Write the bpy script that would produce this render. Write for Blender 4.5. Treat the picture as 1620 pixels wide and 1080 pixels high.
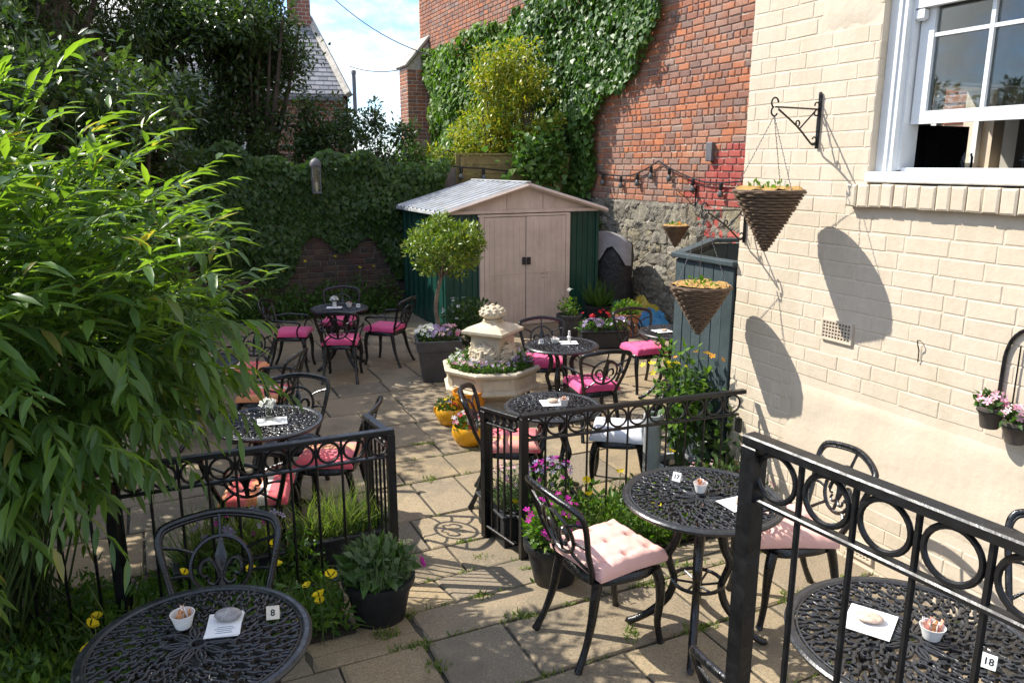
import bpy, math, random
import numpy as np
from mathutils import Vector, Matrix

random.seed(7)
RNG = np.random.default_rng(11)
PI = math.pi
scene = bpy.context.scene
COL = scene.collection
for _o in list(bpy.data.objects):
    bpy.data.objects.remove(_o, do_unlink=True)

# ------------------------------------------------------------------ camera
EYE = 2.23
cam_d = bpy.data.cameras.new("camera")
cam = bpy.data.objects.new("camera", cam_d)
COL.objects.link(cam)
cam.location = (0, 0, EYE)
cam.rotation_euler = (math.radians(90 - 12.93), 0, 0)
cam_d.sensor_width = 36.0
cam_d.lens = 36.0 * 1220.0 / 1620.0
cam_d.clip_start = 0.05
cam_d.clip_end = 800
scene.camera = cam

# ------------------------------------------------------------------ light
SUN_TO = Vector((-0.665, 0.235, 0.71)).normalized()
world = bpy.data.worlds.new("World")
scene.world = world
world.use_nodes = True
wt = world.node_tree
wt.nodes.clear()
wo = wt.nodes.new("ShaderNodeOutputWorld")
bg = wt.nodes.new("ShaderNodeBackground")
sky = wt.nodes.new("ShaderNodeTexSky")
sky.sky_type = 'NISHITA'
sky.sun_disc = False
sky.sun_elevation = math.asin(SUN_TO.z)
sky.sun_rotation = math.atan2(SUN_TO.x, SUN_TO.y)
sky.air_density = 1.0
sky.dust_density = 0.3
sky.ozone_density = 3.0
tcw = wt.nodes.new("ShaderNodeTexCoord")
mpw = wt.nodes.new("ShaderNodeMapping")
mpw.inputs['Scale'].default_value = (1.0, 1.0, 2.6)
mpw.inputs['Location'].default_value = (0.35, 0.0, 0.12)
nzw = wt.nodes.new("ShaderNodeTexNoise")
nzw.inputs['Scale'].default_value = 3.6
nzw.inputs['Detail'].default_value = 8
nzw.inputs['Roughness'].default_value = 0.58
rmw = wt.nodes.new("ShaderNodeValToRGB")
rmw.color_ramp.elements[0].position = 0.45
rmw.color_ramp.elements[0].color = (0, 0, 0, 1)
rmw.color_ramp.elements[1].position = 0.58
rmw.color_ramp.elements[1].color = (1, 1, 1, 1)
mxw = wt.nodes.new("ShaderNodeMixRGB")
mxw.inputs['Color2'].default_value = (5.6, 5.65, 5.7, 1)
wt.links.new(tcw.outputs['Generated'], mpw.inputs['Vector'])
wt.links.new(mpw.outputs['Vector'], nzw.inputs['Vector'])
wt.links.new(nzw.outputs['Fac'], rmw.inputs['Fac'])
wt.links.new(rmw.outputs['Color'], mxw.inputs['Fac'])
tnw = wt.nodes.new("ShaderNodeMixRGB"); tnw.blend_type = 'MULTIPLY'; tnw.inputs['Fac'].default_value = 1.0
tnw.inputs['Color2'].default_value = (0.74, 0.88, 1.10, 1)
wt.links.new(sky.outputs['Color'], tnw.inputs['Color1'])
wt.links.new(tnw.outputs['Color'], mxw.inputs['Color1'])
wt.links.new(mxw.outputs['Color'], bg.inputs['Color'])
bg.inputs['Strength'].default_value = 0.15
wt.links.new(bg.outputs['Background'], wo.inputs['Surface'])

sun_d = bpy.data.lights.new("sun", 'SUN')
sun_d.energy = 4.4
sun_d.angle = math.radians(0.53)
sun_d.color = (1.0, 0.95, 0.86)
sun = bpy.data.objects.new("sun", sun_d)
COL.objects.link(sun)
sun.rotation_euler = (-SUN_TO).to_track_quat('-Z', 'Y').to_euler()
sun.location = SUN_TO * 30

scene.view_settings.view_transform = 'Standard'
scene.view_settings.look = 'None'
scene.view_settings.exposure = 0.93
scene.view_settings.gamma = 1
scene.render.engine = 'CYCLES'
scene.cycles.max_bounces = 8
scene.cycles.transparent_max_bounces = 8
scene.cycles.use_denoising = True
try:
    scene.cycles.denoiser = 'OPENIMAGEDENOISE'
except Exception:
    pass

# ------------------------------------------------------------------ the yard's own axes
# s runs along the cream wall towards the viewer, n runs out from that wall into the yard
P0 = np.array([1.577, 4.858, 0.0])
WA = math.radians(25.2)
E_ = np.array([math.sin(WA), -math.cos(WA), 0.0])
M_ = np.array([-math.cos(WA), -math.sin(WA), 0.0])
YARD_ROT = math.atan2(E_[1], E_[0])
LZ = -0.15

def W(s, n, z=0.0):
    return (P0[0] + E_[0] * s + M_[0] * n, P0[1] + E_[1] * s + M_[1] * n, z)

def SN(x, y):
    return ((x - P0[0]) * E_[0] + (y - P0[1]) * E_[1], (x - P0[0]) * M_[0] + (y - P0[1]) * M_[1])

def ground_z(s):
    return LZ * min(1.0, max(0.0, (0.45 - s) / 0.70))

def gz(x, y):
    return ground_z(SN(x, y)[0])

# ------------------------------------------------------------------ materials
MATS = {}

def nodes_of(name):
    mt = bpy.data.materials.new(name)
    mt.use_nodes = True
    nt = mt.node_tree
    nt.nodes.clear()
    out = nt.nodes.new("ShaderNodeOutputMaterial")
    bs = nt.nodes.new("ShaderNodeBsdfPrincipled")
    nt.links.new(bs.outputs[0], out.inputs['Surface'])
    MATS[name] = mt
    return mt, nt, bs, out

def add_rand(nt):
    """per piece random value: object random + island random"""
    oi = nt.nodes.new("ShaderNodeObjectInfo")
    ge = nt.nodes.new("ShaderNodeNewGeometry")
    ad = nt.nodes.new("ShaderNodeMath"); ad.operation = 'ADD'
    fr = nt.nodes.new("ShaderNodeMath"); fr.operation = 'FRACT'
    nt.links.new(oi.outputs['Random'], ad.inputs[0])
    nt.links.new(ge.outputs['Random Per Island'], ad.inputs[1])
    nt.links.new(ad.outputs[0], fr.inputs[0])
    return fr.outputs[0]

def ramp(nt, cols, fac, mode='LINEAR'):
    r = nt.nodes.new("ShaderNodeValToRGB")
    r.color_ramp.interpolation = mode
    el = r.color_ramp.elements
    while len(el) < len(cols):
        el.new(0.5)
    for i, (p, c) in enumerate(cols):
        el[i].position = p
        el[i].color = (c[0], c[1], c[2], 1)
    if fac is not None:
        nt.links.new(fac, r.inputs['Fac'])
    return r.outputs['Color']

def noise(nt, scale, detail=4, rough=0.6, coord='Object', stretch=None):
    tc = nt.nodes.new("ShaderNodeTexCoord")
    nz = nt.nodes.new("ShaderNodeTexNoise")
    nz.inputs['Scale'].default_value = scale
    nz.inputs['Detail'].default_value = detail
    nz.inputs['Roughness'].default_value = rough
    src = tc.outputs[coord]
    if coord == 'World':
        src = None
    if stretch:
        mp = nt.nodes.new("ShaderNodeMapping")
        mp.inputs['Scale'].default_value = stretch
        nt.links.new(src, mp.inputs['Vector'])
        src = mp.outputs['Vector']
    nt.links.new(src, nz.inputs['Vector'])
    return nz.outputs['Fac']

def pos_noise(nt, scale, detail=4, rough=0.6):
    ge = nt.nodes.new("ShaderNodeNewGeometry")
    nz = nt.nodes.new("ShaderNodeTexNoise")
    nz.inputs['Scale'].default_value = scale
    nz.inputs['Detail'].default_value = detail
    nz.inputs['Roughness'].default_value = rough
    nt.links.new(ge.outputs['Position'], nz.inputs['Vector'])
    return nz.outputs['Fac']

def mix(nt, fac, a, b, mode='MIX'):
    mx = nt.nodes.new("ShaderNodeMixRGB")
    mx.blend_type = mode
    for sock, v in ((mx.inputs['Fac'], fac), (mx.inputs['Color1'], a), (mx.inputs['Color2'], b)):
        if isinstance(v, (int, float)):
            sock.default_value = v
        elif isinstance(v, (tuple, list)):
            sock.default_value = (v[0], v[1], v[2], 1)
        else:
            nt.links.new(v, sock)
    return mx.outputs['Color']

def bump(nt, bs, h, strength, dist=0.01):
    b = nt.nodes.new("ShaderNodeBump")
    b.inputs['Strength'].default_value = strength
    b.inputs['Distance'].default_value = dist
    nt.links.new(h, b.inputs['Height'])
    nt.links.new(b.outputs['Normal'], bs.inputs['Normal'])

def simple(name, col, rough=0.5, metal=0.0, var=0.25, vscale=8, bscale=None, bstr=0.2, bdist=0.004, rvar=0.15, spec=None, pos=True):
    """a plain surface with uneven tone, uneven gloss and fine relief"""
    mt, nt, bs, out = nodes_of(name)
    f = pos_noise(nt, vscale, 5, 0.65)
    lo = tuple(c * (1 - var) for c in col)
    hi = tuple(min(1, c * (1 + var)) for c in col)
    nt.links.new(ramp(nt, [(0.3, lo), (0.7, hi)], f), bs.inputs['Base Color'])
    f2 = pos_noise(nt, vscale * 3.1, 3)
    rr = ramp(nt, [(0.3, (max(0.02, rough - rvar),) * 3), (0.7, (min(1, rough + rvar),) * 3)], f2)
    nt.links.new(rr, bs.inputs['Roughness'])
    bs.inputs['Metallic'].default_value = metal
    if spec is not None:
        bs.inputs['Specular IOR Level'].default_value = spec
    if bscale:
        bump(nt, bs, pos_noise(nt, bscale, 4), bstr, bdist)
    return mt

def weather(name, amt=0.16):
    """rain streaks and grime over a painted wall"""
    nt = MATS[name].node_tree
    bs = [n for n in nt.nodes if n.type == 'BSDF_PRINCIPLED'][0]
    src = bs.inputs['Base Color'].links[0].from_socket
    ge = nt.nodes.new("ShaderNodeNewGeometry"); mp = nt.nodes.new("ShaderNodeMapping"); nz = nt.nodes.new("ShaderNodeTexNoise")
    mp.inputs['Scale'].default_value = (7, 7, .8); nz.inputs['Scale'].default_value = 1.0; nz.inputs['Detail'].default_value = 7; nz.inputs['Roughness'].default_value = .7
    nt.links.new(ge.outputs['Position'], mp.inputs['Vector']); nt.links.new(mp.outputs['Vector'], nz.inputs['Vector'])
    c = mix(nt, 1.0, src, ramp(nt, [(.30, (1 - amt, 1 - amt * 1.15, 1 - amt * 1.5)), (.62, (1, 1, 1))], nz.outputs['Fac']), 'MULTIPLY')
    sp = ramp(nt, [(.20, (1 - amt * 1.3,) * 3), (.36, (1, 1, 1))], pos_noise(nt, 42, 5, .8))
    nt.links.new(mix(nt, 1.0, c, sp, 'MULTIPLY'), bs.inputs['Base Color'])

def leafmat(name, cols, rough=0.45, trans=0.35, spec=0.4, tcol=None, odd=None):
    mt, nt, bs, out = nodes_of(name)
    r = add_rand(nt)
    n = len(cols)
    c = ramp(nt, [(i / max(1, n - 1) * (0.97 if odd else 1), cc) for i, cc in enumerate(cols)] + ([(0.99, odd)] if odd else []), r)
    nt.links.new(c, bs.inputs['Base Color'])
    bs.inputs['Roughness'].default_value = rough
    bs.inputs['Specular IOR Level'].default_value = spec
    tr = nt.nodes.new("ShaderNodeBsdfTranslucent")
    tcl = mix(nt, 1.0, c, tcol or (1.6, 1.9, 0.6), 'MULTIPLY')
    nt.links.new(tcl, tr.inputs['Color'])
    ms = nt.nodes.new("ShaderNodeMixShader")
    ms.inputs['Fac'].default_value = trans
    nt.links.new(bs.outputs[0], ms.inputs[1])
    nt.links.new(tr.outputs[0], ms.inputs[2])
    nt.links.new(ms.outputs[0], out.inputs['Surface'])
    return mt

def piecemat(name, cols, rough=0.85, bscale=60, bstr=0.5, bdist=0.004, stain=None, stain_scale=2.0, stain_amt=0.5, fine=0.18, spec=0.3):
    """bricks, slabs and stones: each piece takes its own tone"""
    mt, nt, bs, out = nodes_of(name)
    r = add_rand(nt)
    n = len(cols)
    c = ramp(nt, [(i / max(1, n - 1), cc) for i, cc in enumerate(cols)], r)
    f = pos_noise(nt, bscale * 0.6, 6, 0.7)
    c = mix(nt, 1.0, c, ramp(nt, [(0.25, (1 - fine * 2,) * 3), (0.75, (1 + fine,) * 3)], f), 'MULTIPLY')
    if stain:
        sf = ramp(nt, [(0.48, (0, 0, 0)), (0.66, (stain_amt,) * 3)], pos_noise(nt, stain_scale, 7, 0.7))
        c = mix(nt, sf, c, stain)
    nt.links.new(c, bs.inputs['Base Color'])
    bs.inputs['Roughness'].default_value = rough
    bs.inputs['Specular IOR Level'].default_value = spec
    bump(nt, bs, pos_noise(nt, bscale, 6, 0.7), bstr, bdist)
    return mt

# metal and paint
simple('black_iron', (0.0055, 0.0055, 0.006), 0.30, 0.0, 0.5, 14, 90, 0.5, 0.003, 0.18, 0.6)
simple('black_rail', (0.006, 0.006, 0.0065), 0.38, 0.0, 0.35, 9, 70, 0.4, 0.002, 0.14, 0.5)
simple('table_iron', (0.022, 0.023, 0.025), 0.34, 0.0, 0.5, 16, 80, 0.4, 0.003, 0.14, 0.6)
simple('galvanised', (0.40, 0.41, 0.41), 0.5, 0.0, 0.2, 9, 60, 0.2, 0.002)
simple('steel', (0.45, 0.45, 0.45), 0.3, 0.9, 0.1, 9)
simple('black_plastic', (0.017, 0.018, 0.020), 0.5, 0.0, 0.4, 7, 50, 0.15, 0.002, 0.12, 0.4)
simple('grey_plastic', (0.05, 0.05, 0.055), 0.55, 0.0, 0.3, 8, 40, 0.2, 0.002)
simple('rubber_hood', (0.010, 0.010, 0.012), 0.55, 0.0, 0.3, 6, 14, 0.6, 0.03)
simple('cloth_grey', (0.24, 0.235, 0.24), 0.8, 0.0, 0.2, 6, 12, 0.5, 0.03)
simple('pot_brown', (0.085, 0.068, 0.055), 0.7, 0.0, 0.3, 18, 60, 0.3, 0.002)
simple('terracotta', (0.32, 0.13, 0.06), 0.8, 0.0, 0.3, 12, 50, 0.3, 0.003)
simple('yellow_glaze', (0.75, 0.36, 0.01), 0.28, 0.0, 0.12, 6, 30, 0.1, 0.003, 0.1, 0.5)
simple('orange_glaze', (0.60, 0.22, 0.01), 0.35, 0.0, 0.15, 6)
simple('soil', (0.035, 0.022, 0.014), 0.95, 0.0, 0.5, 20, 40, 0.9, 0.03)
simple('white_paint', (0.70, 0.71, 0.70), 0.38, 0.0, 0.05, 8, 60, 0.15, 0.002)
simple('white_china', (0.74, 0.72, 0.68), 0.25, 0.0, 0.08, 12)
simple('paper', (0.72, 0.72, 0.70), 0.8, 0.0, 0.03, 9, 40, 0.1, 0.002)
simple('paper_brown', (0.50, 0.24, 0.11), 0.85, 0.0, 0.45, 70)
simple('paper_pink', (0.62, 0.28, 0.20), 0.8, 0.0, 0.5, 70)
simple('print_ink', (0.10, 0.12, 0.20), 0.8)
simple('ink_black', (0.01, 0.01, 0.01), 0.7)
simple('wood_card', (0.60, 0.52, 0.40), 0.6, 0.0, 0.12, 30)
simple('pebble', (0.27, 0.25, 0.24), 0.75, 0.0, 0.4, 60, 120, 0.3, 0.003)
simple('shell', (0.55, 0.40, 0.30), 0.5, 0.0, 0.4, 60, 90, 0.5, 0.003)
simple('flame_wax', (0.70, 0.62, 0.44), 0.5, 0.0, 0.2, 30)
simple('fountain_stone', (0.57, 0.49, 0.36), 0.85, 0.0, 0.16, 6, 55, 0.45, 0.006)
simple('shed_pink', (0.60, 0.50, 0.43), 0.55, 0.0, 0.13, 3.5, 20, 0.12, 0.004)
simple('shed_green', (0.006, 0.050, 0.036), 0.42, 0.0, 0.25, 4, 20, 0.12, 0.004, 0.12, 0.4)
simple('shed_roof', (0.50, 0.52, 0.54), 0.42, 0.0, 0.22, 3, 18, 0.15, 0.004, 0.15, 0.5)
simple('fence_wood', (0.20, 0.155, 0.06), 0.85, 0.0, 0.35, 5, 40, 0.4, 0.004)
simple('bark', (0.075, 0.055, 0.040), 0.95, 0.0, 0.4, 14, 30, 0.9, 0.02)
simple('bark_pale', (0.16, 0.12, 0.085), 0.9, 0.0, 0.4, 14, 30, 0.8, 0.01)
simple('stem_green', (0.06, 0.10, 0.02), 0.7, 0.0, 0.3, 20)
simple('coir', (0.46, 0.27, 0.08), 0.95, 0.0, 0.4, 50, 70, 1.0, 0.02)
simple('mortar_pale', (0.47, 0.41, 0.33), 0.95, 0.0, 0.25, 10, 60, 0.6, 0.006)
simple('mortar_dark', (0.16, 0.14, 0.12), 0.95, 0.0, 0.3, 6, 60, 0.6, 0.006)
simple('room_wall', (0.33, 0.31, 0.26), 0.8, 0.0, 0.1, 3)
simple('lead', (0.12, 0.12, 0.13), 0.6)
simple('coping', (0.36, 0.33, 0.28), 0.9, 0.0, 0.25, 5, 40, 0.5, 0.01)
simple('gold_brass', (0.45, 0.30, 0.08), 0.5, 0.5)
simple('bulb_glass', (0.10, 0.10, 0.10), 0.12, 0.0, 0.1, 5)
simple('tarp_yellow', (0.42, 0.33, 0.04), 0.55, 0.0, 0.2, 9, 16, 0.5, 0.02)
simple('tarp_blue', (0.03, 0.19, 0.38), 0.5, 0.0, 0.2, 9, 16, 0.5, 0.02)
simple('tarp_green', (0.04, 0.22, 0.10), 0.55, 0.0, 0.3, 9, 16, 0.5, 0.02)
simple('cabinet_black', (0.012, 0.012, 0.013), 0.35)

# masonry
piecemat('cream_brick', [(0.575, 0.488, 0.372), (0.595, 0.506, 0.387), (0.610, 0.518, 0.397), (0.585, 0.495, 0.377)], 0.75, 34, 0.45, 0.006, (0.50, 0.425, 0.30), 1.9, 0.40, 0.05)
simple('cream_paint', (0.59, 0.50, 0.382), 0.78, 0.0, 0.06, 2.2, 26, 0.35, 0.008)
weather('cream_brick', .10); weather('cream_paint', .10); weather('shed_pink', .13); weather('shed_roof', .22); weather('fountain_stone', .14)
piecemat('red_brick', [(0.19, 0.135, 0.115), (0.36, 0.135, 0.07), (0.43, 0.155, 0.075), (0.26, 0.125, 0.09), (0.48, 0.175, 0.08), (0.22, 0.13, 0.105), (0.38, 0.17, 0.105), (0.30, 0.19, 0.15)], 0.9, 55, 0.6, 0.006, (0.33, 0.27, 0.22), 1.3, 0.35, 0.2)
piecemat('painted_brick', [(0.34, 0.062, 0.050), (0.38, 0.08, 0.062), (0.30, 0.06, 0.05)], 0.8, 40, 0.5, 0.006, (0.30, 0.18, 0.14), 3.0, 0.35, 0.12)
piecemat('dark_brick', [(0.075, 0.045, 0.036), (0.11, 0.06, 0.045), (0.06, 0.05, 0.045), (0.13, 0.085, 0.06)], 0.92, 40, 0.6, 0.008, (0.05, 0.055, 0.035), 1.5, 0.5, 0.2)
piecemat('rubble', [(0.30, 0.27, 0.21), (0.36, 0.32, 0.24), (0.24, 0.22, 0.18), (0.34, 0.29, 0.19), (0.40, 0.37, 0.31)], 0.95, 22, 1.0, 0.045, (0.12, 0.11, 0.09), 3.2, 0.6, 0.25)
piecemat('paving', [(0.335, 0.262, 0.165), (0.28, 0.222, 0.148), (0.375, 0.292, 0.182), (0.31, 0.247, 0.168), (0.25, 0.203, 0.142), (0.355, 0.268, 0.155)], 0.9, 150, 0.7, 0.004, (0.13, 0.112, 0.08), 2.2, 0.65, 0.30)
piecemat('slate', [(0.20, 0.20, 0.21), (0.27, 0.27, 0.28), (0.16, 0.165, 0.18), (0.31, 0.30, 0.29)], 0.7, 20, 0.3, 0.006, None)
piecemat('green_plank', [(0.040, 0.058, 0.063), (0.052, 0.072, 0.077), (0.033, 0.050, 0.055)], 0.7, 24, 0.4, 0.004, (0.075, 0.095, 0.10), 4.0, 0.4, 0.15)
def far_brick():
    mt, nt, bs, out = nodes_of('far_brick')
    tc = nt.nodes.new("ShaderNodeTexCoord"); mp = nt.nodes.new("ShaderNodeMapping"); bt = nt.nodes.new("ShaderNodeTexBrick")
    mp.inputs['Rotation'].default_value = (math.radians(90), 0, 0)
    nt.links.new(tc.outputs['Object'], mp.inputs['Vector']); nt.links.new(mp.outputs['Vector'], bt.inputs['Vector'])
    bt.inputs['Scale'].default_value = 2.0; bt.inputs['Mortar Size'].default_value = .022
    bt.inputs['Color1'].default_value = (.27, .10, .06, 1); bt.inputs['Color2'].default_value = (.17, .075, .055, 1); bt.inputs['Mortar'].default_value = (.36, .31, .25, 1)
    c = mix(nt, 1.0, bt.outputs['Color'], ramp(nt, [(.3, (.6,) * 3), (.7, (1.1,) * 3)], pos_noise(nt, 1.5, 6)), 'MULTIPLY')
    nt.links.new(c, bs.inputs['Base Color']); bs.inputs['Roughness'].default_value = .9
far_brick()
simple('joint_dirt', (0.055, 0.048, 0.034), 0.97, 0.0, 0.5, 12, 45, 0.9, 0.015)
piecemat('wicker', [(0.13, 0.085, 0.052), (0.18, 0.12, 0.075), (0.10, 0.065, 0.042)], 0.6, 120, 0.5, 0.003, None)

# leaves and petals
leafmat('leaf_bamboo', [(0.060, 0.125, 0.030), (0.085, 0.165, 0.034), (0.125, 0.210, 0.040), (0.050, 0.105, 0.028), (0.110, 0.185, 0.060)], 0.34, 0.46, 0.45, (2.9, 2.7, 0.6), (0.22, 0.20, 0.06))
leafmat('leaf_ivy', [(0.030, 0.066, 0.014), (0.042, 0.090, 0.018), (0.066, 0.120, 0.024), (0.024, 0.052, 0.012)], 0.42, 0.22, 0.30)
leafmat('leaf_ivy_light', [(0.050, 0.115, 0.020), (0.080, 0.165, 0.026), (0.036, 0.085, 0.018), (0.130, 0.20, 0.034)], 0.42, 0.28, 0.35)
leafmat('leaf_tree', [(0.034, 0.062, 0.020), (0.048, 0.084, 0.024), (0.072, 0.110, 0.032), (0.026, 0.048, 0.016)], 0.36, 0.30, 0.5)
leafmat('leaf_conifer', [(0.022, 0.042, 0.014), (0.036, 0.058, 0.016), (0.060, 0.076, 0.020)], 0.6, 0.15, 0.2)
leafmat('leaf_gold', [(0.36, 0.33, 0.03), (0.52, 0.44, 0.05), (0.16, 0.22, 0.02), (0.08, 0.14, 0.015), (0.40, 0.36, 0.03), (0.12, 0.18, 0.02)], 0.4, 0.3, 0.4)
leafmat('leaf_bay', [(0.10, 0.17, 0.02), (0.19, 0.24, 0.03), (0.06, 0.12, 0.018), (0.28, 0.30, 0.04)], 0.38, 0.28, 0.4)
leafmat('leaf_fresh', [(0.085, 0.17, 0.018), (0.13, 0.22, 0.024), (0.05, 0.12, 0.016), (0.17, 0.25, 0.03)], 0.5, 0.35, 0.3)
leafmat('leaf_mid', [(0.045, 0.10, 0.018), (0.07, 0.14, 0.022), (0.03, 0.075, 0.015)], 0.5, 0.3, 0.35)
leafmat('leaf_grey', [(0.11, 0.155, 0.075), (0.15, 0.195, 0.095), (0.075, 0.12, 0.055)], 0.65, 0.25, 0.2)
leafmat('grass_blade', [(0.09, 0.15, 0.025), (0.16, 0.21, 0.05), (0.22, 0.24, 0.09), (0.06, 0.12, 0.02)], 0.6, 0.35, 0.2)
leafmat('leaf_bronze', [(0.10, 0.055, 0.035), (0.14, 0.10, 0.05), (0.06, 0.08, 0.03)], 0.6, 0.25, 0.2)
WHT = (1.0, 1.0, 1.0)
leafmat('petal_magenta', [(0.50, 0.015, 0.30), (0.62, 0.03, 0.38), (0.38, 0.01, 0.30)], 0.6, 0.3, 0.2, WHT)
leafmat('petal_yellow', [(0.85, 0.62, 0.01), (0.90, 0.70, 0.03)], 0.55, 0.3, 0.2, WHT)
leafmat('petal_white', [(0.80, 0.80, 0.74), (0.72, 0.74, 0.66)], 0.6, 0.3, 0.2, WHT)
leafmat('petal_lilac', [(0.38, 0.30, 0.46), (0.28, 0.20, 0.38), (0.48, 0.42, 0.54)], 0.6, 0.3, 0.2, WHT)
leafmat('petal_red', [(0.60, 0.02, 0.03), (0.48, 0.015, 0.03)], 0.6, 0.25, 0.2, WHT)
leafmat('petal_pink', [(0.85, 0.45, 0.55), (0.90, 0.68, 0.70), (0.70, 0.16, 0.32)], 0.6, 0.3, 0.2, WHT)
leafmat('petal_orange', [(0.85, 0.33, 0.01), (0.80, 0.42, 0.02)], 0.6, 0.3, 0.2, WHT)

def fabric(name, cols, stripe=None):
    mt, nt, bs, out = nodes_of(name)
    if stripe:
        tc = nt.nodes.new("ShaderNodeTexCoord")
        sp = nt.nodes.new("ShaderNodeSeparateXYZ")
        nt.links.new(tc.outputs['Object'], sp.inputs[0])
        ml = nt.nodes.new("ShaderNodeMath"); ml.operation = 'MULTIPLY_ADD'
        ml.inputs[1].default_value = stripe; ml.inputs[2].default_value = 3.37
        fr = nt.nodes.new("ShaderNodeMath"); fr.operation = 'FRACT'
        nt.links.new(sp.outputs['X'], ml.inputs[0]); nt.links.new(ml.outputs[0], fr.inputs[0])
        n = len(cols)
        c = ramp(nt, [(i / n, cc) for i, cc in enumerate(cols)], fr.outputs[0], 'CONSTANT')
    else:
        c = ramp(nt, [(0.3, cols[0]), (0.7, cols[-1])], pos_noise(nt, 9, 4))
    nt.links.new(c, bs.inputs['Base Color'])
    bs.inputs['Roughness'].default_value = 0.85
    bs.inputs['Sheen Weight'].default_value = 0.2
    b1 = pos_noise(nt, 380, 2)
    bump(nt, bs, b1, 0.25, 0.002)
    return mt

fabric('cushion_pink', [(0.70, 0.065, 0.20), (0.80, 0.10, 0.26)])
fabric('cushion_salmon', [(0.72, 0.40, 0.33), (0.78, 0.46, 0.385)])
fabric('cushion_stripe', [(0.72, 0.10, 0.10), (0.80, 0.16, 0.16), (0.80, 0.25, 0.10), (0.78, 0.62, 0.52), (0.75, 0.12, 0.14), (0.68, 0.08, 0.10), (0.82, 0.33, 0.15)], 2.3)
fabric('cushion_coral', [(0.78, 0.13, 0.15), (0.80, 0.17, 0.19), (0.80, 0.34, 0.17), (0.78, 0.30, 0.24), (0.74, 0.11, 0.14)], 2.1)
fabric('cushion_grey', [(0.62, 0.62, 0.65), (0.70, 0.70, 0.72)])

def glassmat(name, tint=(0.86, 0.90, 0.90), fac=0.78, rough=0.02):
    mt, nt, bs, out = nodes_of(name)
    tr = nt.nodes.new("ShaderNodeBsdfTransparent")
    tr.inputs['Color'].default_value = (*tint, 1)
    gl = nt.nodes.new("ShaderNodeBsdfGlossy")
    gl.inputs['Roughness'].default_value = rough
    fn = nt.nodes.new("ShaderNodeFresnel"); fn.inputs['IOR'].default_value = 1.55
    ms = nt.nodes.new("ShaderNodeMixShader")
    nt.links.new(fn.outputs[0], ms.inputs['Fac'])
    nt.links.new(tr.outputs[0], ms.inputs[1]); nt.links.new(gl.outputs[0], ms.inputs[2])
    # a film of dust and dried drops on the pane
    df = nt.nodes.new("ShaderNodeBsdfDiffuse"); df.inputs['Color'].default_value = (0.55, 0.57, 0.55, 1)
    m2 = nt.nodes.new("ShaderNodeMixShader")
    nt.links.new(ramp(nt, [(0.50, (0.004,) * 3), (0.76, (0.05,) * 3)], pos_noise(nt, 26, 6, 0.75)), m2.inputs['Fac'])
    nt.links.new(ms.outputs[0], m2.inputs[1]); nt.links.new(df.outputs[0], m2.inputs[2])
    nt.links.new(m2.outputs[0], out.inputs['Surface'])
    return mt
glassmat('window_glass')
glassmat('jar_glass', (0.92, 0.95, 0.94))

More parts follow.
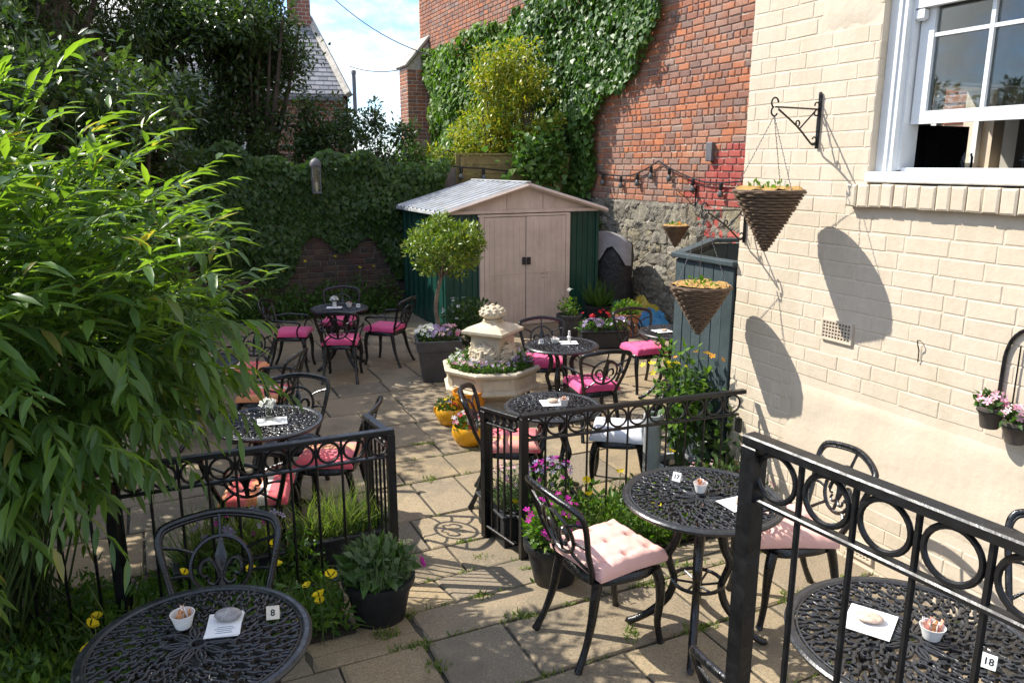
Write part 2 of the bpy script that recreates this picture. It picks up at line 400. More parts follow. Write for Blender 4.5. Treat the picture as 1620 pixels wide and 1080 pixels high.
# ------------------------------------------------------------------ mesh helpers
class MB:
    """collects shapes; build() links them as ONE mesh object"""
    def __init__(self):
        self.v = []; self.f = []

    def add(self, vs, fs):
        o = len(self.v)
        self.v.extend([tuple(map(float, p)) for p in vs])
        self.f.extend([tuple(i + o for i in f) for f in fs])
        return self

    def box(self, c, d, rz=0.0, bev=0.0, ry=0.0, rx=0.0):
        hx, hy, hz = d[0] / 2, d[1] / 2, d[2] / 2
        R = Matrix.Rotation(rz, 3, 'Z') @ Matrix.Rotation(ry, 3, 'Y') @ Matrix.Rotation(rx, 3, 'X')
        if bev <= 0:
            vs = [(x, y, z) for z in (-hz, hz) for x, y in ((-hx, -hy), (hx, -hy), (hx, hy), (-hx, hy))]
            fs = [(3, 2, 1, 0), (4, 5, 6, 7), (0, 1, 5, 4), (1, 2, 6, 5), (2, 3, 7, 6), (3, 0, 4, 7)]
        else:
            b = min(bev, hx * .9, hy * .9, hz * .9)
            ring = lambda ix, iy, z: [(-hx + ix, -hy + iy, z), (hx - ix, -hy + iy, z), (hx - ix, hy - iy, z), (-hx + ix, hy - iy, z)]
            vs = ring(b, b, -hz) + ring(0, 0, -hz + b) + ring(0, 0, hz - b) + ring(b, b, hz)
            fs = [(3, 2, 1, 0), (12, 13, 14, 15)]
            for r in range(3):
                for i in range(4):
                    a = r * 4 + i; bb = r * 4 + (i + 1) % 4
                    fs.append((a, bb, bb + 4, a + 4))
        cc = Vector(c)
        self.add([R @ Vector(p) + cc for p in vs], fs)
        return self

    def tube(self, pts, r, seg=6, closed=False, cap=True):
        pts = [Vector(p) for p in pts]
        n = len(pts)
        rs = r if isinstance(r, (list, tuple)) else [r] * n
        vs = []; fs = []
        up = None
        for i, p in enumerate(pts):
            if closed:
                t = pts[(i + 1) % n] - pts[i - 1]
            else:
                t = pts[min(i + 1, n - 1)] - pts[max(i - 1, 0)]
            if t.length < 1e-9:
                t = Vector((0, 0, 1))
            t.normalize()
            if up is None:
                a = Vector((0, 0, 1)) if abs(t.z) < 0.9 else Vector((1, 0, 0))
                up = (a - t * a.dot(t)).normalized()
            else:
                up = up - t * up.dot(t)
                if up.length < 1e-6:
                    up = t.orthogonal()
                up.normalize()
            sd = t.cross(up)
            for k in range(seg):
                a = 2 * PI * k / seg
                vs.append(p + (up * math.cos(a) + sd * math.sin(a)) * rs[i])
        m = n if closed else n - 1
        for i in range(m):
            for k in range(seg):
                a = i * seg + k; b = i * seg + (k + 1) % seg
                c = ((i + 1) % n) * seg + (k + 1) % seg; d = ((i + 1) % n) * seg + k
                fs.append((a, b, c, d))
        if cap and not closed:
            fs.append(tuple(range(seg - 1, -1, -1)))
            fs.append(tuple((n - 1) * seg + k for k in range(seg)))
        return self.add(vs, fs)

    def lathe(self, prof, seg=24, c=(0, 0, 0), cap=True, a0=0.0, sq=None):
        vs = []; fs = []
        for (r, z) in prof:
            for k in range(seg):
                a = a0 + 2 * PI * k / seg
                vs.append((c[0] + r * math.cos(a), c[1] + r * math.sin(a), c[2] + z))
        for i in range(len(prof) - 1):
            for k in range(seg):
                fs.append((i * seg + k, i * seg + (k + 1) % seg, (i + 1) * seg + (k + 1) % seg, (i + 1) * seg + k))
        if cap:
            fs.append(tuple(range(seg - 1, -1, -1)))
            fs.append(tuple((len(prof) - 1) * seg + k for k in range(seg)))
        return self.add(vs, fs)

    def ribbon(self, pts, w, h, z, closed=False):
        """flat cast bar lying in a horizontal plane (rounded top)"""
        n = len(pts)
        vs = []; fs = []
        ws = w if isinstance(w, (list, tuple)) else [w] * n
        for i, (x, y) in enumerate(pts):
            a = pts[(i - 1) % n] if closed else pts[max(0, i - 1)]
            b = pts[(i + 1) % n] if closed else pts[min(n - 1, i + 1)]
            tx, ty = b[0] - a[0], b[1] - a[1]
            l = math.hypot(tx, ty) or 1
            nx, ny = -ty / l, tx / l
            hw = ws[i] / 2
            vs += [(x + nx * hw, y + ny * hw, z - h), (x + nx * hw * .9, y + ny * hw * .9, z - h * .16), (x, y, z),
                   (x - nx * hw * .9, y - ny * hw * .9, z - h * .16), (x - nx * hw, y - ny * hw, z - h)]
        m = n if closed else n - 1
        for i in range(m):
            j = (i + 1) % n
            for k in range(4):
                fs.append((i * 5 + k, i * 5 + k + 1, j * 5 + k + 1, j * 5 + k))
            fs.append((i * 5 + 4, i * 5, j * 5, j * 5 + 4))
        return self.add(vs, fs)

    def sphere(self, c, r, seg=12, rings=8, sc=(1, 1, 1), jit=0.0):
        prof = []
        vs = []; fs = []
        for i in range(rings + 1):
            t = PI * i / rings
            for k in range(seg):
                a = 2 * PI * k / seg
                j = 1 + random.uniform(-jit, jit)
                vs.append((c[0] + r * sc[0] * math.sin(t) * math.cos(a) * j, c[1] + r * sc[1] * math.sin(t) * math.sin(a) * j, c[2] - r * sc[2] * math.cos(t) * j))
        for i in range(rings):
            for k in range(seg):
                fs.append((i * seg + k, i * seg + (k + 1) % seg, (i + 1) * seg + (k + 1) % seg, (i + 1) * seg + k))
        return self.add(vs, fs)

    def mesh(self, name, mat, smooth=False):
        me = bpy.data.meshes.new(name)
        me.from_pydata(self.v, [], self.f)
        me.materials.append(MATS[mat])
        if smooth:
            me.polygons.foreach_set('use_smooth', [True] * len(me.polygons))
            try:
                me.set_sharp_from_angle(angle=math.radians(48))
            except Exception:
                pass
        me.update()
        return me

    def build(self, name, mat, parent=None, smooth=False, loc=None, rz=0.0):
        return link(name, self.mesh(name, mat, smooth), parent, loc, rz)

def link(name, me, parent=None, loc=None, rz=0.0):
    o = bpy.data.objects.new(name, me)
    COL.objects.link(o)
    if parent is not None:
        o.parent = parent
    if loc is not None:
        o.location = loc
    if rz:
        o.rotation_euler = (0, 0, rz)
    return o

def tag(o, label=None, cat=None, group=None, kind=None):
    if label: o['label'] = label
    if cat: o['category'] = cat
    if group: o['group'] = group
    if kind: o['kind'] = kind
    return o

def thing(name, loc, rz, label, cat, group=None):
    o = bpy.data.objects.new(name, None)
    COL.objects.link(o)
    o.empty_display_size = 0.1
    o.location = loc
    o.rotation_euler = (0, 0, rz)
    return tag(o, label, cat, group)

def copy_tree(src, loc, rz, label=None, group=None, parent=None):
    c = src.copy()
    COL.objects.link(c)
    if parent is None:
        c.location = loc
        c.rotation_euler = (0, 0, rz)
        if label: c['label'] = label
        if group: c['group'] = group
    else:
        c.parent = parent
    for ch in list(src.children):
        copy_tree(ch, None, None, parent=c)
    return c

# ---- clouds of leaves, built with arrays
def T(vs, fs):
    return (np.array(vs, float), fs)
LEAF = {
    'lance': T([(0, 0, 0), (.3, .5, .05), (.3, 0, 0), (.3, -.5, .05), (.65, .42, -.02), (.65, 0, -.06), (.65, -.42, -.02), (1, 0, -.16)],
               [(0, 2, 1), (0, 3, 2), (1, 2, 5, 4), (2, 3, 6, 5), (4, 5, 7), (5, 6, 7)]),
    'oval': T([(0, 0, 0), (.45, .5, .06), (.5, 0, 0), (.45, -.5, .06), (1, 0, -.08)], [(0, 2, 1), (0, 3, 2), (1, 2, 4), (2, 3, 4)]),
    'ivy': T([(0, 0, 0), (.12, .5, .03), (.45, .36, .02), (1, 0, -.08), (.45, -.36, .02), (.12, -.5, .03), (.4, 0, -.02)],
             [(0, 6, 1), (1, 6, 2), (2, 6, 3), (3, 6, 4), (4, 6, 5), (5, 6, 0)]),
    'blade': T([(0, .5, 0), (0, -.5, 0), (.5, .45, .0), (.5, -.45, .0), (1, 0, -.25)], [(0, 1, 3, 2), (2, 3, 4)]),
    'needle': T([(0, 0, 0), (.5, .5, 0), (.5, -.5, 0), (1, 0, -.1)], [(0, 2, 1), (1, 2, 3)]),
}
_pv = [(0, 0, 0)]; _pf = []
for _k in range(5):
    a = 2 * PI * _k / 5; d = 0.44
    b = len(_pv)
    _pv += [(.3 * math.cos(a - d), .3 * math.sin(a - d), .04), (.55 * math.cos(a - .28), .55 * math.sin(a - .28), .10), (.55 * math.cos(a + .28), .55 * math.sin(a + .28), .10), (.3 * math.cos(a + d), .3 * math.sin(a + d), .04)]
    _pf += [(0, b, b + 1, b + 2, b + 3)]
LEAF['flower'] = T(_pv, _pf)

def unit(a):
    return a / np.maximum(np.linalg.norm(a, axis=1, keepdims=True), 1e-9)

def leaf_arrays(P, D, N, L, Wd, shape):
    tv, tf = LEAF[shape]
    P = np.asarray(P, float); D = unit(np.asarray(D, float)); N = np.asarray(N, float)
    N = unit(N - D * np.sum(N * D, axis=1, keepdims=True) + 1e-6)
    S = np.cross(N, D)
    n = len(P)
    L = np.broadcast_to(np.asarray(L, float), (n,)); Wd = np.broadcast_to(np.asarray(Wd, float), (n,))
    V = P[:, None, :] + D[:, None, :] * (tv[None, :, 0:1] * L[:, None, None]) + S[:, None, :] * (tv[None, :, 1:2] * Wd[:, None, None]) + N[:, None, :] * (tv[None, :, 2:3] * L[:, None, None])
    return V.reshape(-1, 3), tf, len(tv), n

def np_mesh(name, V, loops, starts, mat, smooth=False):
    me = bpy.data.meshes.new(name)
    me.vertices.add(len(V)); me.vertices.foreach_set('co', V.astype(np.float32).ravel())
    me.loops.add(len(loops)); me.loops.foreach_set('vertex_index', loops.astype(np.int32))
    me.polygons.add(len(starts)); me.polygons.foreach_set('loop_start', starts.astype(np.int32))
    if smooth:
        me.polygons.foreach_set('use_smooth', np.ones(len(starts), bool))
    me.materials.append(MATS[mat])
    me.update(calc_edges=True)
    return me

def leaves(name, mat, P, D, N, L, Wd, shape='oval', parent=None, loc=None):
    V, tf, nv, n = leaf_arrays(P, D, N, L, Wd, shape)
    base = np.concatenate([np.array(f) for f in tf])
    sizes = np.array([len(f) for f in tf])
    loops = (base[None, :] + (np.arange(n) * nv)[:, None]).ravel()
    st1 = np.concatenate([[0], np.cumsum(sizes)[:-1]])
    starts = (st1[None, :] + (np.arange(n) * sizes.sum())[:, None]).ravel()
    me = np_mesh(name, V, loops, starts, mat, shape in ('lance', 'oval', 'ivy'))
    return link(name, me, parent, loc)

def rdir(n, up=0.0):
    d = RNG.normal(size=(n, 3)); d[:, 2] += up
    return unit(d)

def clump_points(centres, radii, per, flat=1.0):
    """points spread through balls, denser near their surface"""
    C = np.repeat(np.asarray(centres, float), per, axis=0)
    R = np.repeat(np.asarray(radii, float), per)
    d = rdir(len(C))
    r = R * (0.35 + 0.65 * RNG.random(len(C)) ** 0.5)
    off = d * r[:, None]; off[:, 2] *= flat
    return C + off, d

def bez(a, b, c, t):
    a, b, c = (np.asarray(q, float) for q in (a, b, c))
    t = np.asarray(t)[:, None]
    return a * (1 - t) ** 2 + b * 2 * t * (1 - t) + c * t * t

def foliage_ball(name, mat, c, r, count, L, Wd, shape='oval', parent=None, up=0.4, flat=1.0, inner=0.4):
    d = rdir(count); 
    rr = inner + (1 - inner) * RNG.random(count) ** 0.6
    P = np.array(c) + d * (np.array(r) if hasattr(r, '__len__') else np.array([r, r, r * flat])) * rr[:, None]
    D = unit(d * 0.9 + RNG.normal(size=(count, 3)) * 0.55 + np.array([0, 0, up]))
    N = unit(d + np.array([0, 0, 0.7]) + RNG.normal(size=(count, 3)) * 0.4)
    return leaves(name, mat, P, D, N, L * RNG.uniform(.7, 1.25, count), Wd * RNG.uniform(.75, 1.2, count), shape, parent)

FLM = {}
def flowers_on(name, mat, c, r, count, size, parent=None, flat=0.6, ind=False):
    d = rdir(count, 0.6); d[:, 2] = np.abs(d[:, 2])
    R = np.array(r) if hasattr(r, '__len__') else np.array([r, r, r * flat])
    P = np.array(c) + d * R * RNG.uniform(.9, 1.06, count)[:, None]
    Nn = unit(d * 0.7 + np.array([0, -0.35, 0.6]) + RNG.normal(size=(count, 3)) * 0.3)
    D = np.cross(Nn, rdir(count))
    s = size * RNG.uniform(.75, 1.2, count)
    if ind:      # flowers large enough to pick apart: one part each
        key = ('fl', mat)
        if key not in FLM:
            V, tf, nv, n = leaf_arrays([[0, 0, 0]], [[1, 0, 0]], [[0, 0, 1]], 1, 1, 'flower')
            mb = MB(); mb.add(V, tf); FLM[key] = mb.mesh('flower', mat)
        for i in range(count):
            o = link('flower', FLM[key], parent, tuple(P[i]))
            o.rotation_euler = Vector(Nn[i]).to_track_quat('Z', 'Y').to_euler(); o.scale = (s[i],) * 3
        return None
    o = leaves(name, mat, P, D, Nn, s, s, 'flower', parent)
    o['kind'] = 'stuff'
    return o

def pot_profile(r0, r1, h, rim=0.02, rimh=0.05):
    return [(r0 * .97, 0), (r0, .004), (r1 * .96, h - rimh), (r1 + rim * .6, h - rimh + .004), (r1 + rim, h - rimh * .5), (r1 + rim, h), (r1 - .012, h), (r1 - .02, h - .045), (0.001, h - .045)]

# ------------------------------------------------------------------ ground and paving
g = MB(); g.add([(-300, -300, -0.42), (300, -300, -0.42), (300, 300, -0.42), (-300, 300, -0.42)], [(0, 1, 2, 3)])
tag(g.build('ground', 'joint_dirt'), kind='structure')

pb = MB()
sbr = [-9.3, -0.25, 0.45, 3.6]
for i in range(3):
    a, b = sbr[i], sbr[i + 1]
    pb.add([W(a, 7.5, ground_z(a) - .017), W(b, 7.5, ground_z(b) - .017), W(b, -3.9, ground_z(b) - .017), W(a, -3.9, ground_z(a) - .017)], [(0, 1, 2, 3)])
patio = tag(pb.build('patio', 'joint_dirt'), kind='structure')

def in_bed(s, n):
    if n > 2.78 and -0.95 < s < 0.30: return True
    if n > 3.9 and 0.30 <= s < 3: return True
    if 0.05 < n < 1.48 and -0.42 < s < 0.18: return True
    if s < -8.45: return True
    return False

def slab(s0, s1, n0, n1):
    j = 0.006
    cs, cn = (s0 + s1) / 2, (n0 + n1) / 2
    def ring(ins, dz):
        out = []
        for (s, n) in ((s0 + ins, n0 + ins), (s1 - ins, n0 + ins), (s1 - ins, n1 - ins), (s0 + ins, n1 - ins)):
            ss, nn = s + random.uniform(-j, j), n + random.uniform(-j, j)
            x, y, z = W(ss, nn, ground_z(ss) + dz)
            out.append((x - c[0], y - c[1], z - c[2]))
        return out
    c = W(cs, cn, ground_z(cs))
    t = random.uniform(-.004, .004)
    b = MB()
    r = ring(.010, -.045) + ring(.008, -.008 + t) + ring(.019, t)
    fs = [(8, 9, 10, 11)]
    for k in range(2):
        for i in range(4):
            fs.append((k * 4 + i, k * 4 + (i + 1) % 4, k * 4 + 4 + (i + 1) % 4, k * 4 + 4 + i))
    fs = [tuple(reversed(f)) for f in fs]
    b.add(r, fs)
    b.build('paving_slab', 'paving', patio, loc=c)

rows = [3.3, 2.65, 2.05, 1.55, 1.04, 0.58, 0.25, -0.17, -0.55, -1.0, -1.6, -2.05, -2.38, -2.95, -3.45, -4.05, -4.5, -5.15, -5.7, -6.3, -6.9, -7.5, -8.1, -8.5]
for i in range(len(rows) - 1):
    s1, s0 = rows[i], rows[i + 1]
    cuts = {4: [2.07, 2.48, 2.89, 3.4], 5: [1.46, 2.46, 3.0], 6: [1.55, 2.17, 2.75], 7: [1.50, 1.95, 2.7], 8: [1.6, 2.05, 2.7], 9: [1.5, 1.85, 2.5]}.get(i, [])
    if 10 <= i <= 17: cuts = [1.22 + 0.03 * (17 - i)]
    n = -3.7 + random.uniform(0, .4)
    lim = 5.4
    edges = [n]
    k = 0
    cuts = sorted(cuts)
    while n < lim:
        w = random.choice([0.45, 0.55, 0.62, 0.75, 0.85])
        nxt = n + w
        while k < len(cuts) and cuts[k] <= n + .05: k += 1
        if k < len(cuts) and nxt > cuts[k] - 0.28:
            nxt = cuts[k]; k += 1
        n = nxt
        edges.append(n)
    for a, b in zip(edges, edges[1:]):
        if in_bed((s0 + s1) / 2, (a + b) / 2): continue
        if (s0 + s1) / 2 > -0.2 and (a + b) / 2 < 0.02: continue
        slab(s0, s1, a, b)

def bed(name, poly, dz=0.004):
    b = MB()
    b.add([W(s, n, ground_z(s) + dz) for s, n in poly], [tuple(range(len(poly)))])
    return tag(b.build(name, 'soil'), kind='structure')
bed('flower_bed_left', [(-0.95, 6.9), (-0.25, 6.9), (-0.25, 2.74), (-0.95, 2.74)])
bed('flower_bed_ramp', [(-0.25, 6.9), (0.32, 6.9), (0.32, 2.74), (-0.25, 2.74)])
bed('flower_bed_near', [(0.32, 6.9), (3.4, 6.9), (3.4, 3.95), (0.32, 3.95)])
bed('flower_bed_right', [(-0.44, 1.5), (-0.25, 1.5), (-0.25, 0.02), (-0.44, 0.02)])
bed('flower_bed_rail', [(-0.25, 1.5), (0.2, 1.5), (0.2, 0.02), (-0.25, 0.02)])
bed('flower_bed_back', [(-9.0, 6.9), (-8.46, 6.9), (-8.46, -0.3), (-9.0, -0.3)])

# raised landing the viewer stands on, just below the picture
lb = MB(); lb.box((-0.45, 0.35, 0.23), (1.9, 2.3, 0.76), 0, .01)
tag(lb.build('landing', 'paving'), kind='structure')

# ------------------------------------------------------------------ bricks
BM = {}
def brick_mesh(L, H, mat, depth=0.06, proud=0.006, bev=0.008, var=0, jit=0.0025):
    key = (round(L, 3), round(H, 3), mat, var, depth, bev)
    if key in BM: return BM[key]
    r = random.Random(hash(key) & 0xffff)
    b = MB()
    def ring(ins, y):
        return [(x + r.uniform(-jit, jit), y, z + r.uniform(-jit, jit)) for x, z in ((ins, ins), (L - ins, ins), (L - ins, H - ins), (ins, H - ins))]
    vs = ring(0, depth) + ring(0, bev * .6 - proud) + ring(bev, -proud)
    fs = [(8, 9, 10, 11)]
    for k in range(2):
        for i in range(4):
            fs.append((k * 4 + i, k * 4 + (i + 1) % 4, k * 4 + 4 + (i + 1) % 4, k * 4 + 4 + i))
    b.add(vs, fs)
    me = b.mesh('brick', mat)
    BM[key] = me
    return me

def add_brick_geo(mb, x, z, L, H, y0=0.0, depth=0.05, proud=0.006, bev=0.008, jit=0.003, axis='x'):
    def ring(ins, y):
        return [(x + xx + random.uniform(-jit, jit), y0 + y, z + zz + random.uniform(-jit, jit)) for xx, zz in ((ins, ins), (L - ins, ins), (L - ins, H - ins), (ins, H - ins))]
    vs = ring(0, depth) + ring(0, bev * .6 - proud) + ring(bev, -proud)
    if axis == 'y':   # wall that runs along n and faces +s
        vs = [(-v[1], v[0], v[2]) for v in vs]
    fs = [(8, 9, 10, 11)]
    for k in range(2):
        for i in range(4):
            fs.append((k * 4 + i, k * 4 + (i + 1) % 4, k * 4 + 4 + (i + 1) % 4, k * 4 + 4 + i))
    mb.add(vs, fs)

def course_cuts(a, b, L, joint, header=False, rnd=0.35, off=0.0):
    """brick ends along one course"""
    out = []
    x = a - off
    while x < b:
        l = (L - joint) / 2 if header or random.random() < rnd * .25 else L
        l *= random.uniform(.97, 1.03)
        x0, x1 = max(a, x), min(b, x + l)
        if x1 - x0 > 0.03: out.append((x0, x1))
        x += l + joint
    return out

# ------------------------------------------------------------------ cream building
cream = thing('cream_building', W(0, 0, 0), YARD_ROT, 'cream painted brick building with white sash window at the right', 'building')
wb = MB()
def wbox(mb, s0, s1, n0, n1, z0, z1):      # n0 outer, n1 inner
    mb.box(((s0 + s1) / 2, -(n0 + n1) / 2, (z0 + z1) / 2), (abs(s1 - s0), abs(n1 - n0), z1 - z0))
WS0, WS1, WZ0, WZ1 = 0.735, 1.765, 2.10, 3.78
F0 = -0.0020
wbox(wb, -0.215, WS0, F0, -0.26, -0.4, 5.6)
wbox(wb, WS1, 3.2, F0, -0.26, -0.4, 5.6)
wbox(wb, WS0, WS1, F0, -0.26, -0.4, WZ0)
wbox(wb, WS0, WS1, F0, -0.26, WZ1, 5.6)
wb.build('wall', 'cream_paint', cream)
eb = MB()
for (na, nb, za, zb) in ((-0.262, -1.15, -0.4, 5.6), (-2.05, -3.0, -0.4, 5.6), (-1.15, -2.05, -0.4, 2.2), (-1.15, -2.05, 2.75, 5.6)):
    wbox(eb, -0.213, 0.02, na, nb, za, zb)
eb.build('end_wall', 'cream_paint', cream)
ew = MB(); wbox(ew, -0.10, -0.06, -1.55, -1.60, 2.2, 2.75); wbox(ew, -0.10, -0.06, -1.15, -1.20, 2.2, 2.75); wbox(ew, -0.10, -0.06, -2.0, -2.05, 2.2, 2.75); wbox(ew, -0.10, -0.06, -1.20, -2.0, 2.2, 2.24)
ew.build('end_window', 'white_paint', cream)
CH, JT = 0.0885, 0.0040
vents = [(0.528, 0.748, 1.247, 1.368), (0.845, 1.03, 0.048, 0.150)]
row = 0
z = -0.16
while z < 3.45:
    off = [0.0, 0.115, 0.06, 0.17][row % 4] + random.uniform(-.02, .02)
    for (a, b) in course_cuts(-0.22, 2.55, 0.232, JT, False, 0.9, off):
        z1 = z + CH - JT
        segs = [(a, b)]
        def cut(segs, c0, c1):
            out = []
            for (p, q) in segs:
                if q <= c0 or p >= c1: out.append((p, q))
                else:
                    if c0 - p > .025: out.append((p, c0))
                    if q - c1 > .025: out.append((c1, q))
            return out
        if z1 > WZ0 - .02: segs = cut(segs, WS0, WS1)
        if z1 > 2.005 and z < 2.13: segs = cut(segs, 0.64, 1.86)
        for (v0, v1, vz0, vz1) in vents:
            if z1 > vz0 and z < vz1: segs = cut(segs, v0 - .004, v1 + .004)
        if z1 > 0.42 and z < 0.93: segs = cut(segs, 0.30 + 0.06 * math.sin(row * 1.7), 4)
        if z > 2.93: segs = cut(segs, 0.33, 0.73) if row % 2 else segs
        for (p, q) in segs:
            L = round((q - p) / .006) * .006
            hid = W(p, 0, z)
            o = link('brick', brick_mesh(L, CH - JT, 'cream_brick', 0.06, .0008, .0052, random.randrange(3), .0024), cream, (p, 0, z + random.uniform(-.002, .002)))
            o.rotation_euler = (random.uniform(-.012, .012), 0, random.uniform(-.004, .004))
    z += CH
    row += 1
# rendered band near the ground, uneven plaster
pl = MB()
nx, nz = 60, 16
vs = []; fs = []
for iz in range(nz + 1):
    for ix in range(nx + 1):
        s = 0.30 + (3.0 - .30) * ix / nx; zz = 0.415 + (0.945 - .415) * iz / nz
        if ix == 0: s += 0.05 * math.sin(zz * 19) + random.uniform(-.02, .02)
        if iz == nz: zz += random.uniform(-.004, .004)
        y = -0.003 - 0.0022 * math.sin(s * 7 + zz * 9) * math.sin(s * 13 - zz * 17) - random.uniform(0, .0016)
        if ix == 0 or iz in (0, nz): y = 0.0028
        vs.append((s, y, zz))
for iz in range(nz):
    for ix in range(nx):
        a = iz * (nx + 1) + ix
        fs.append((a, a + 1, a + nx + 2, a + nx + 1))
pl.add(vs, fs); pl.build('plaster_band', 'cream_paint', cream, True)
# patched plaster beside the window head
pl = MB(); vs = []; fs = []
for iz in range(9):
    for ix in range(11):
        s = 0.34 + .39 * ix / 10 ; zz = 2.94 + .5 * iz / 8
        y = -0.003 - random.uniform(0, .006)
        if ix in (0, 10) or iz == 0: y = 0.0026
        vs.append((s + (random.uniform(-.02, .02) if ix == 0 else 0), y, zz + (random.uniform(-.02, .02) if iz == 0 else 0)))
for iz in range(8):
    for ix in range(10):
        a = iz * 11 + ix; fs.append((a, a + 1, a + 12, a + 11))
pl.add(vs, fs); pl.build('plaster_patch', 'cream_paint', cream, True)
# sill of bricks on edge
x = 0.648
while x < 1.84:
    w = random.uniform(.066, .080)
    o = link('sill_brick', brick_mesh(round(w / .004) * .004, 0.116, 'cream_brick', 0.2, .0, .009, random.randrange(3), .0025), cream, (x, -0.052 + random.uniform(-.004, .004), 2.011 + random.uniform(-.003, .003)))
    x += round(w / .004) * .004 + .0065
# air vents: plates pierced with rows of square holes
for (v0, v1, z0, z1) in vents:
    vb = MB()
    nx_, nz_ = (9, 5) if z0 > 1 else (7, 5)
    fw = .012
    cw, chh = (v1 - v0 - 2 * fw) / nx_, (z1 - z0 - 2 * fw) / nz_
    hb = .0155
    for (a, b, c, d) in ((v0, v1, z0, z0 + fw), (v0, v1, z1 - fw, z1), (v0, v0 + fw, z0 + fw, z1 - fw), (v1 - fw, v1, z0 + fw, z1 - fw)):
        vb.box(((a + b) / 2, -.0075, (c + d) / 2), (b - a, .015, d - c))
    for i in range(nx_ + 1):
        vb.box((v0 + fw + cw * i, -.0075, (z0 + z1) / 2), (cw - hb * .98 if cw > hb else .005, .012, z1 - z0 - 2 * fw - .0005))
    for i in range(nz_ + 1):
        vb.box(((v0 + v1) / 2, -.0070, z0 + fw + chh * i), (v1 - v0 - 2 * fw - .0006, .0115, max(.006, chh - hb)))
    v = vb.build('air_vent', 'cream_paint', cream)
    hb2 = MB(); hb2.box(((v0 + v1) / 2, .0008, (z0 + z1) / 2), (v1 - v0 - .004, .004, z1 - z0 - .004)); hb2.build('vent_shadow_box', 'cabinet_black', v)  # black sheet behind the grille, stands in for the shade inside the holes
# the sash window
fr = MB()
wbox(fr, WS0 + .002, 0.835, -0.05, -0.20, 2.13, WZ1 - .002)
wbox(fr, 0.835, 0.852, -0.085, -0.20, 2.2, WZ1 - .002)
wbox(fr, 1.665, WS1 - .002, -0.05, -0.20, 2.13, WZ1 - .002)
wbox(fr, 1.648, 1.665, -0.085, -0.20, 2.2, WZ1 - .002)
wbox(fr, 0.835, 1.665, -0.052, -0.20, 3.70, WZ1 - .002)
wbox(fr, 0.79, 0.808, -0.040, -0.05, 2.19, WZ1 - .004)
win = fr.build('window', 'white_paint', cream)
sl = MB()
sl.box((1.25, .055, 2.165), (1.014, .17, .055), 0, .006)
sl.build('sill', 'white_paint', win)
sb2 = MB(); wbox(sb2, 0.853, 1.647, -0.10, -0.18, 2.192, 2.212); sb2.build('inner_sill', 'white_paint', win)
sh = MB()
n0, n1 = -0.125, -0.165
wbox(sh, 0.862, 0.938, n0, n1, 2.43, 3.06); wbox(sh, 1.53, 1.606, n0, n1, 2.43, 3.06)
wbox(sh, 0.938, 1.53, n0, n1, 2.43, 2.492); wbox(sh, 0.938, 1.53, n0, n1, 3.02, 3.06)
sh.build('lower_sash', 'white_paint', win)
us = MB()
n0, n1 = -0.083, -0.12
wbox(us, 0.853, 0.925, n0, n1, 2.985, 3.70); wbox(us, 1.575, 1.647, n0, n1, 2.985, 3.70); wbox(us, 0.925, 1.575, n0, n1, 2.985, 3.04); wbox(us, 0.925, 1.575, n0, n1, 3.64, 3.70)
us.box((0.88, .10, 2.955), (.05, .034, .06), 0, .012)
us.build('upper_sash', 'white_paint', win)
gb = MB(); wbox(gb, 1.223, 1.243, -0.127, -0.163, 2.492, 3.02); gb.build('glazing_bar', 'white_paint', win)
for a, b in ((0.938, 1.223), (1.243, 1.53)):
    gb = MB(); wbox(gb, a, b, -0.129, -0.161, 2.845, 2.863); gb.build('glazing_bar', 'white_paint', win)
    for c, d in ((2.492, 2.845), (2.863, 3.02)):
        pn = MB(); wbox(pn, a, b, -0.144, -0.147, c, d); pn.build('pane', 'window_glass', win)
for a, b in ((0.925, 1.24), (1.26, 1.575)):
    pn = MB(); wbox(pn, a, b, -0.10, -0.103, 3.04, 3.64); pn.build('pane', 'window_glass', win)
gb = MB(); wbox(gb, 1.24, 1.26, -0.085, -0.118, 3.04, 3.64); gb.build('glazing_bar', 'white_paint', win)
# room behind the window
rm = MB()
wbox(rm, 0.2, 3.0, -0.262, -3.0, 1.3, 1.4); wbox(rm, 0.2, 3.0, -0.262, -3.0, 3.85, 3.95)

for (na, nb, za, zb) in ((-0.262, -1.15, 1.3, 3.95), (-2.05, -3.0, 1.3, 3.95), (-1.15, -2.05, 1.3, 2.2), (-1.15, -2.05, 2.75, 3.95)):
    wbox(rm, 0.1, 0.2, na, nb, za, zb)
wbox(rm, 2.9, 3.0, -0.262, -3.0, 1.4, 3.85)
wbox(rm, 0.2, 0.55, -3.0, -3.1, 1.3, 3.95); wbox(rm, 0.55, 1.55, -3.0, -3.1, 1.3, 1.95); wbox(rm, 0.55, 1.55, -3.0, -3.1, 2.75, 3.95); wbox(rm, 1.55, 3.0, -3.0, -3.1, 1.3, 3.95)
wbox(rm, 1.03, 1.07, -3.01, -3.06, 1.95, 2.75)
rm.build('kitchen_room', 'room_wall', cream)
def inroom(name, mat, label, cat, shapes):
    b = MB()
    for s0, s1, na, nb, z0, z1 in shapes: wbox(b, s0, s1, na, nb, z0, z1)
    return tag(b.build(name, mat, None, loc=W(0, 0, 0), rz=YARD_ROT), label, cat)
inroom('kitchen_worktop', 'steel', 'steel worktop inside the open sash window', 'worktop', [(0.6, 2.2, -0.30, -0.9, 2.165, 2.205), (0.62, 2.18, -0.34, -0.86, 1.4, 2.165)])
inroom('kitchen_appliance', 'cabinet_black', 'black kitchen appliance on the worktop seen through the open window', 'appliance', [(0.42, 0.68, -0.50, -0.85, 2.206, 2.44), (0.46, 0.64, -0.49, -0.50, 2.22, 2.42)])
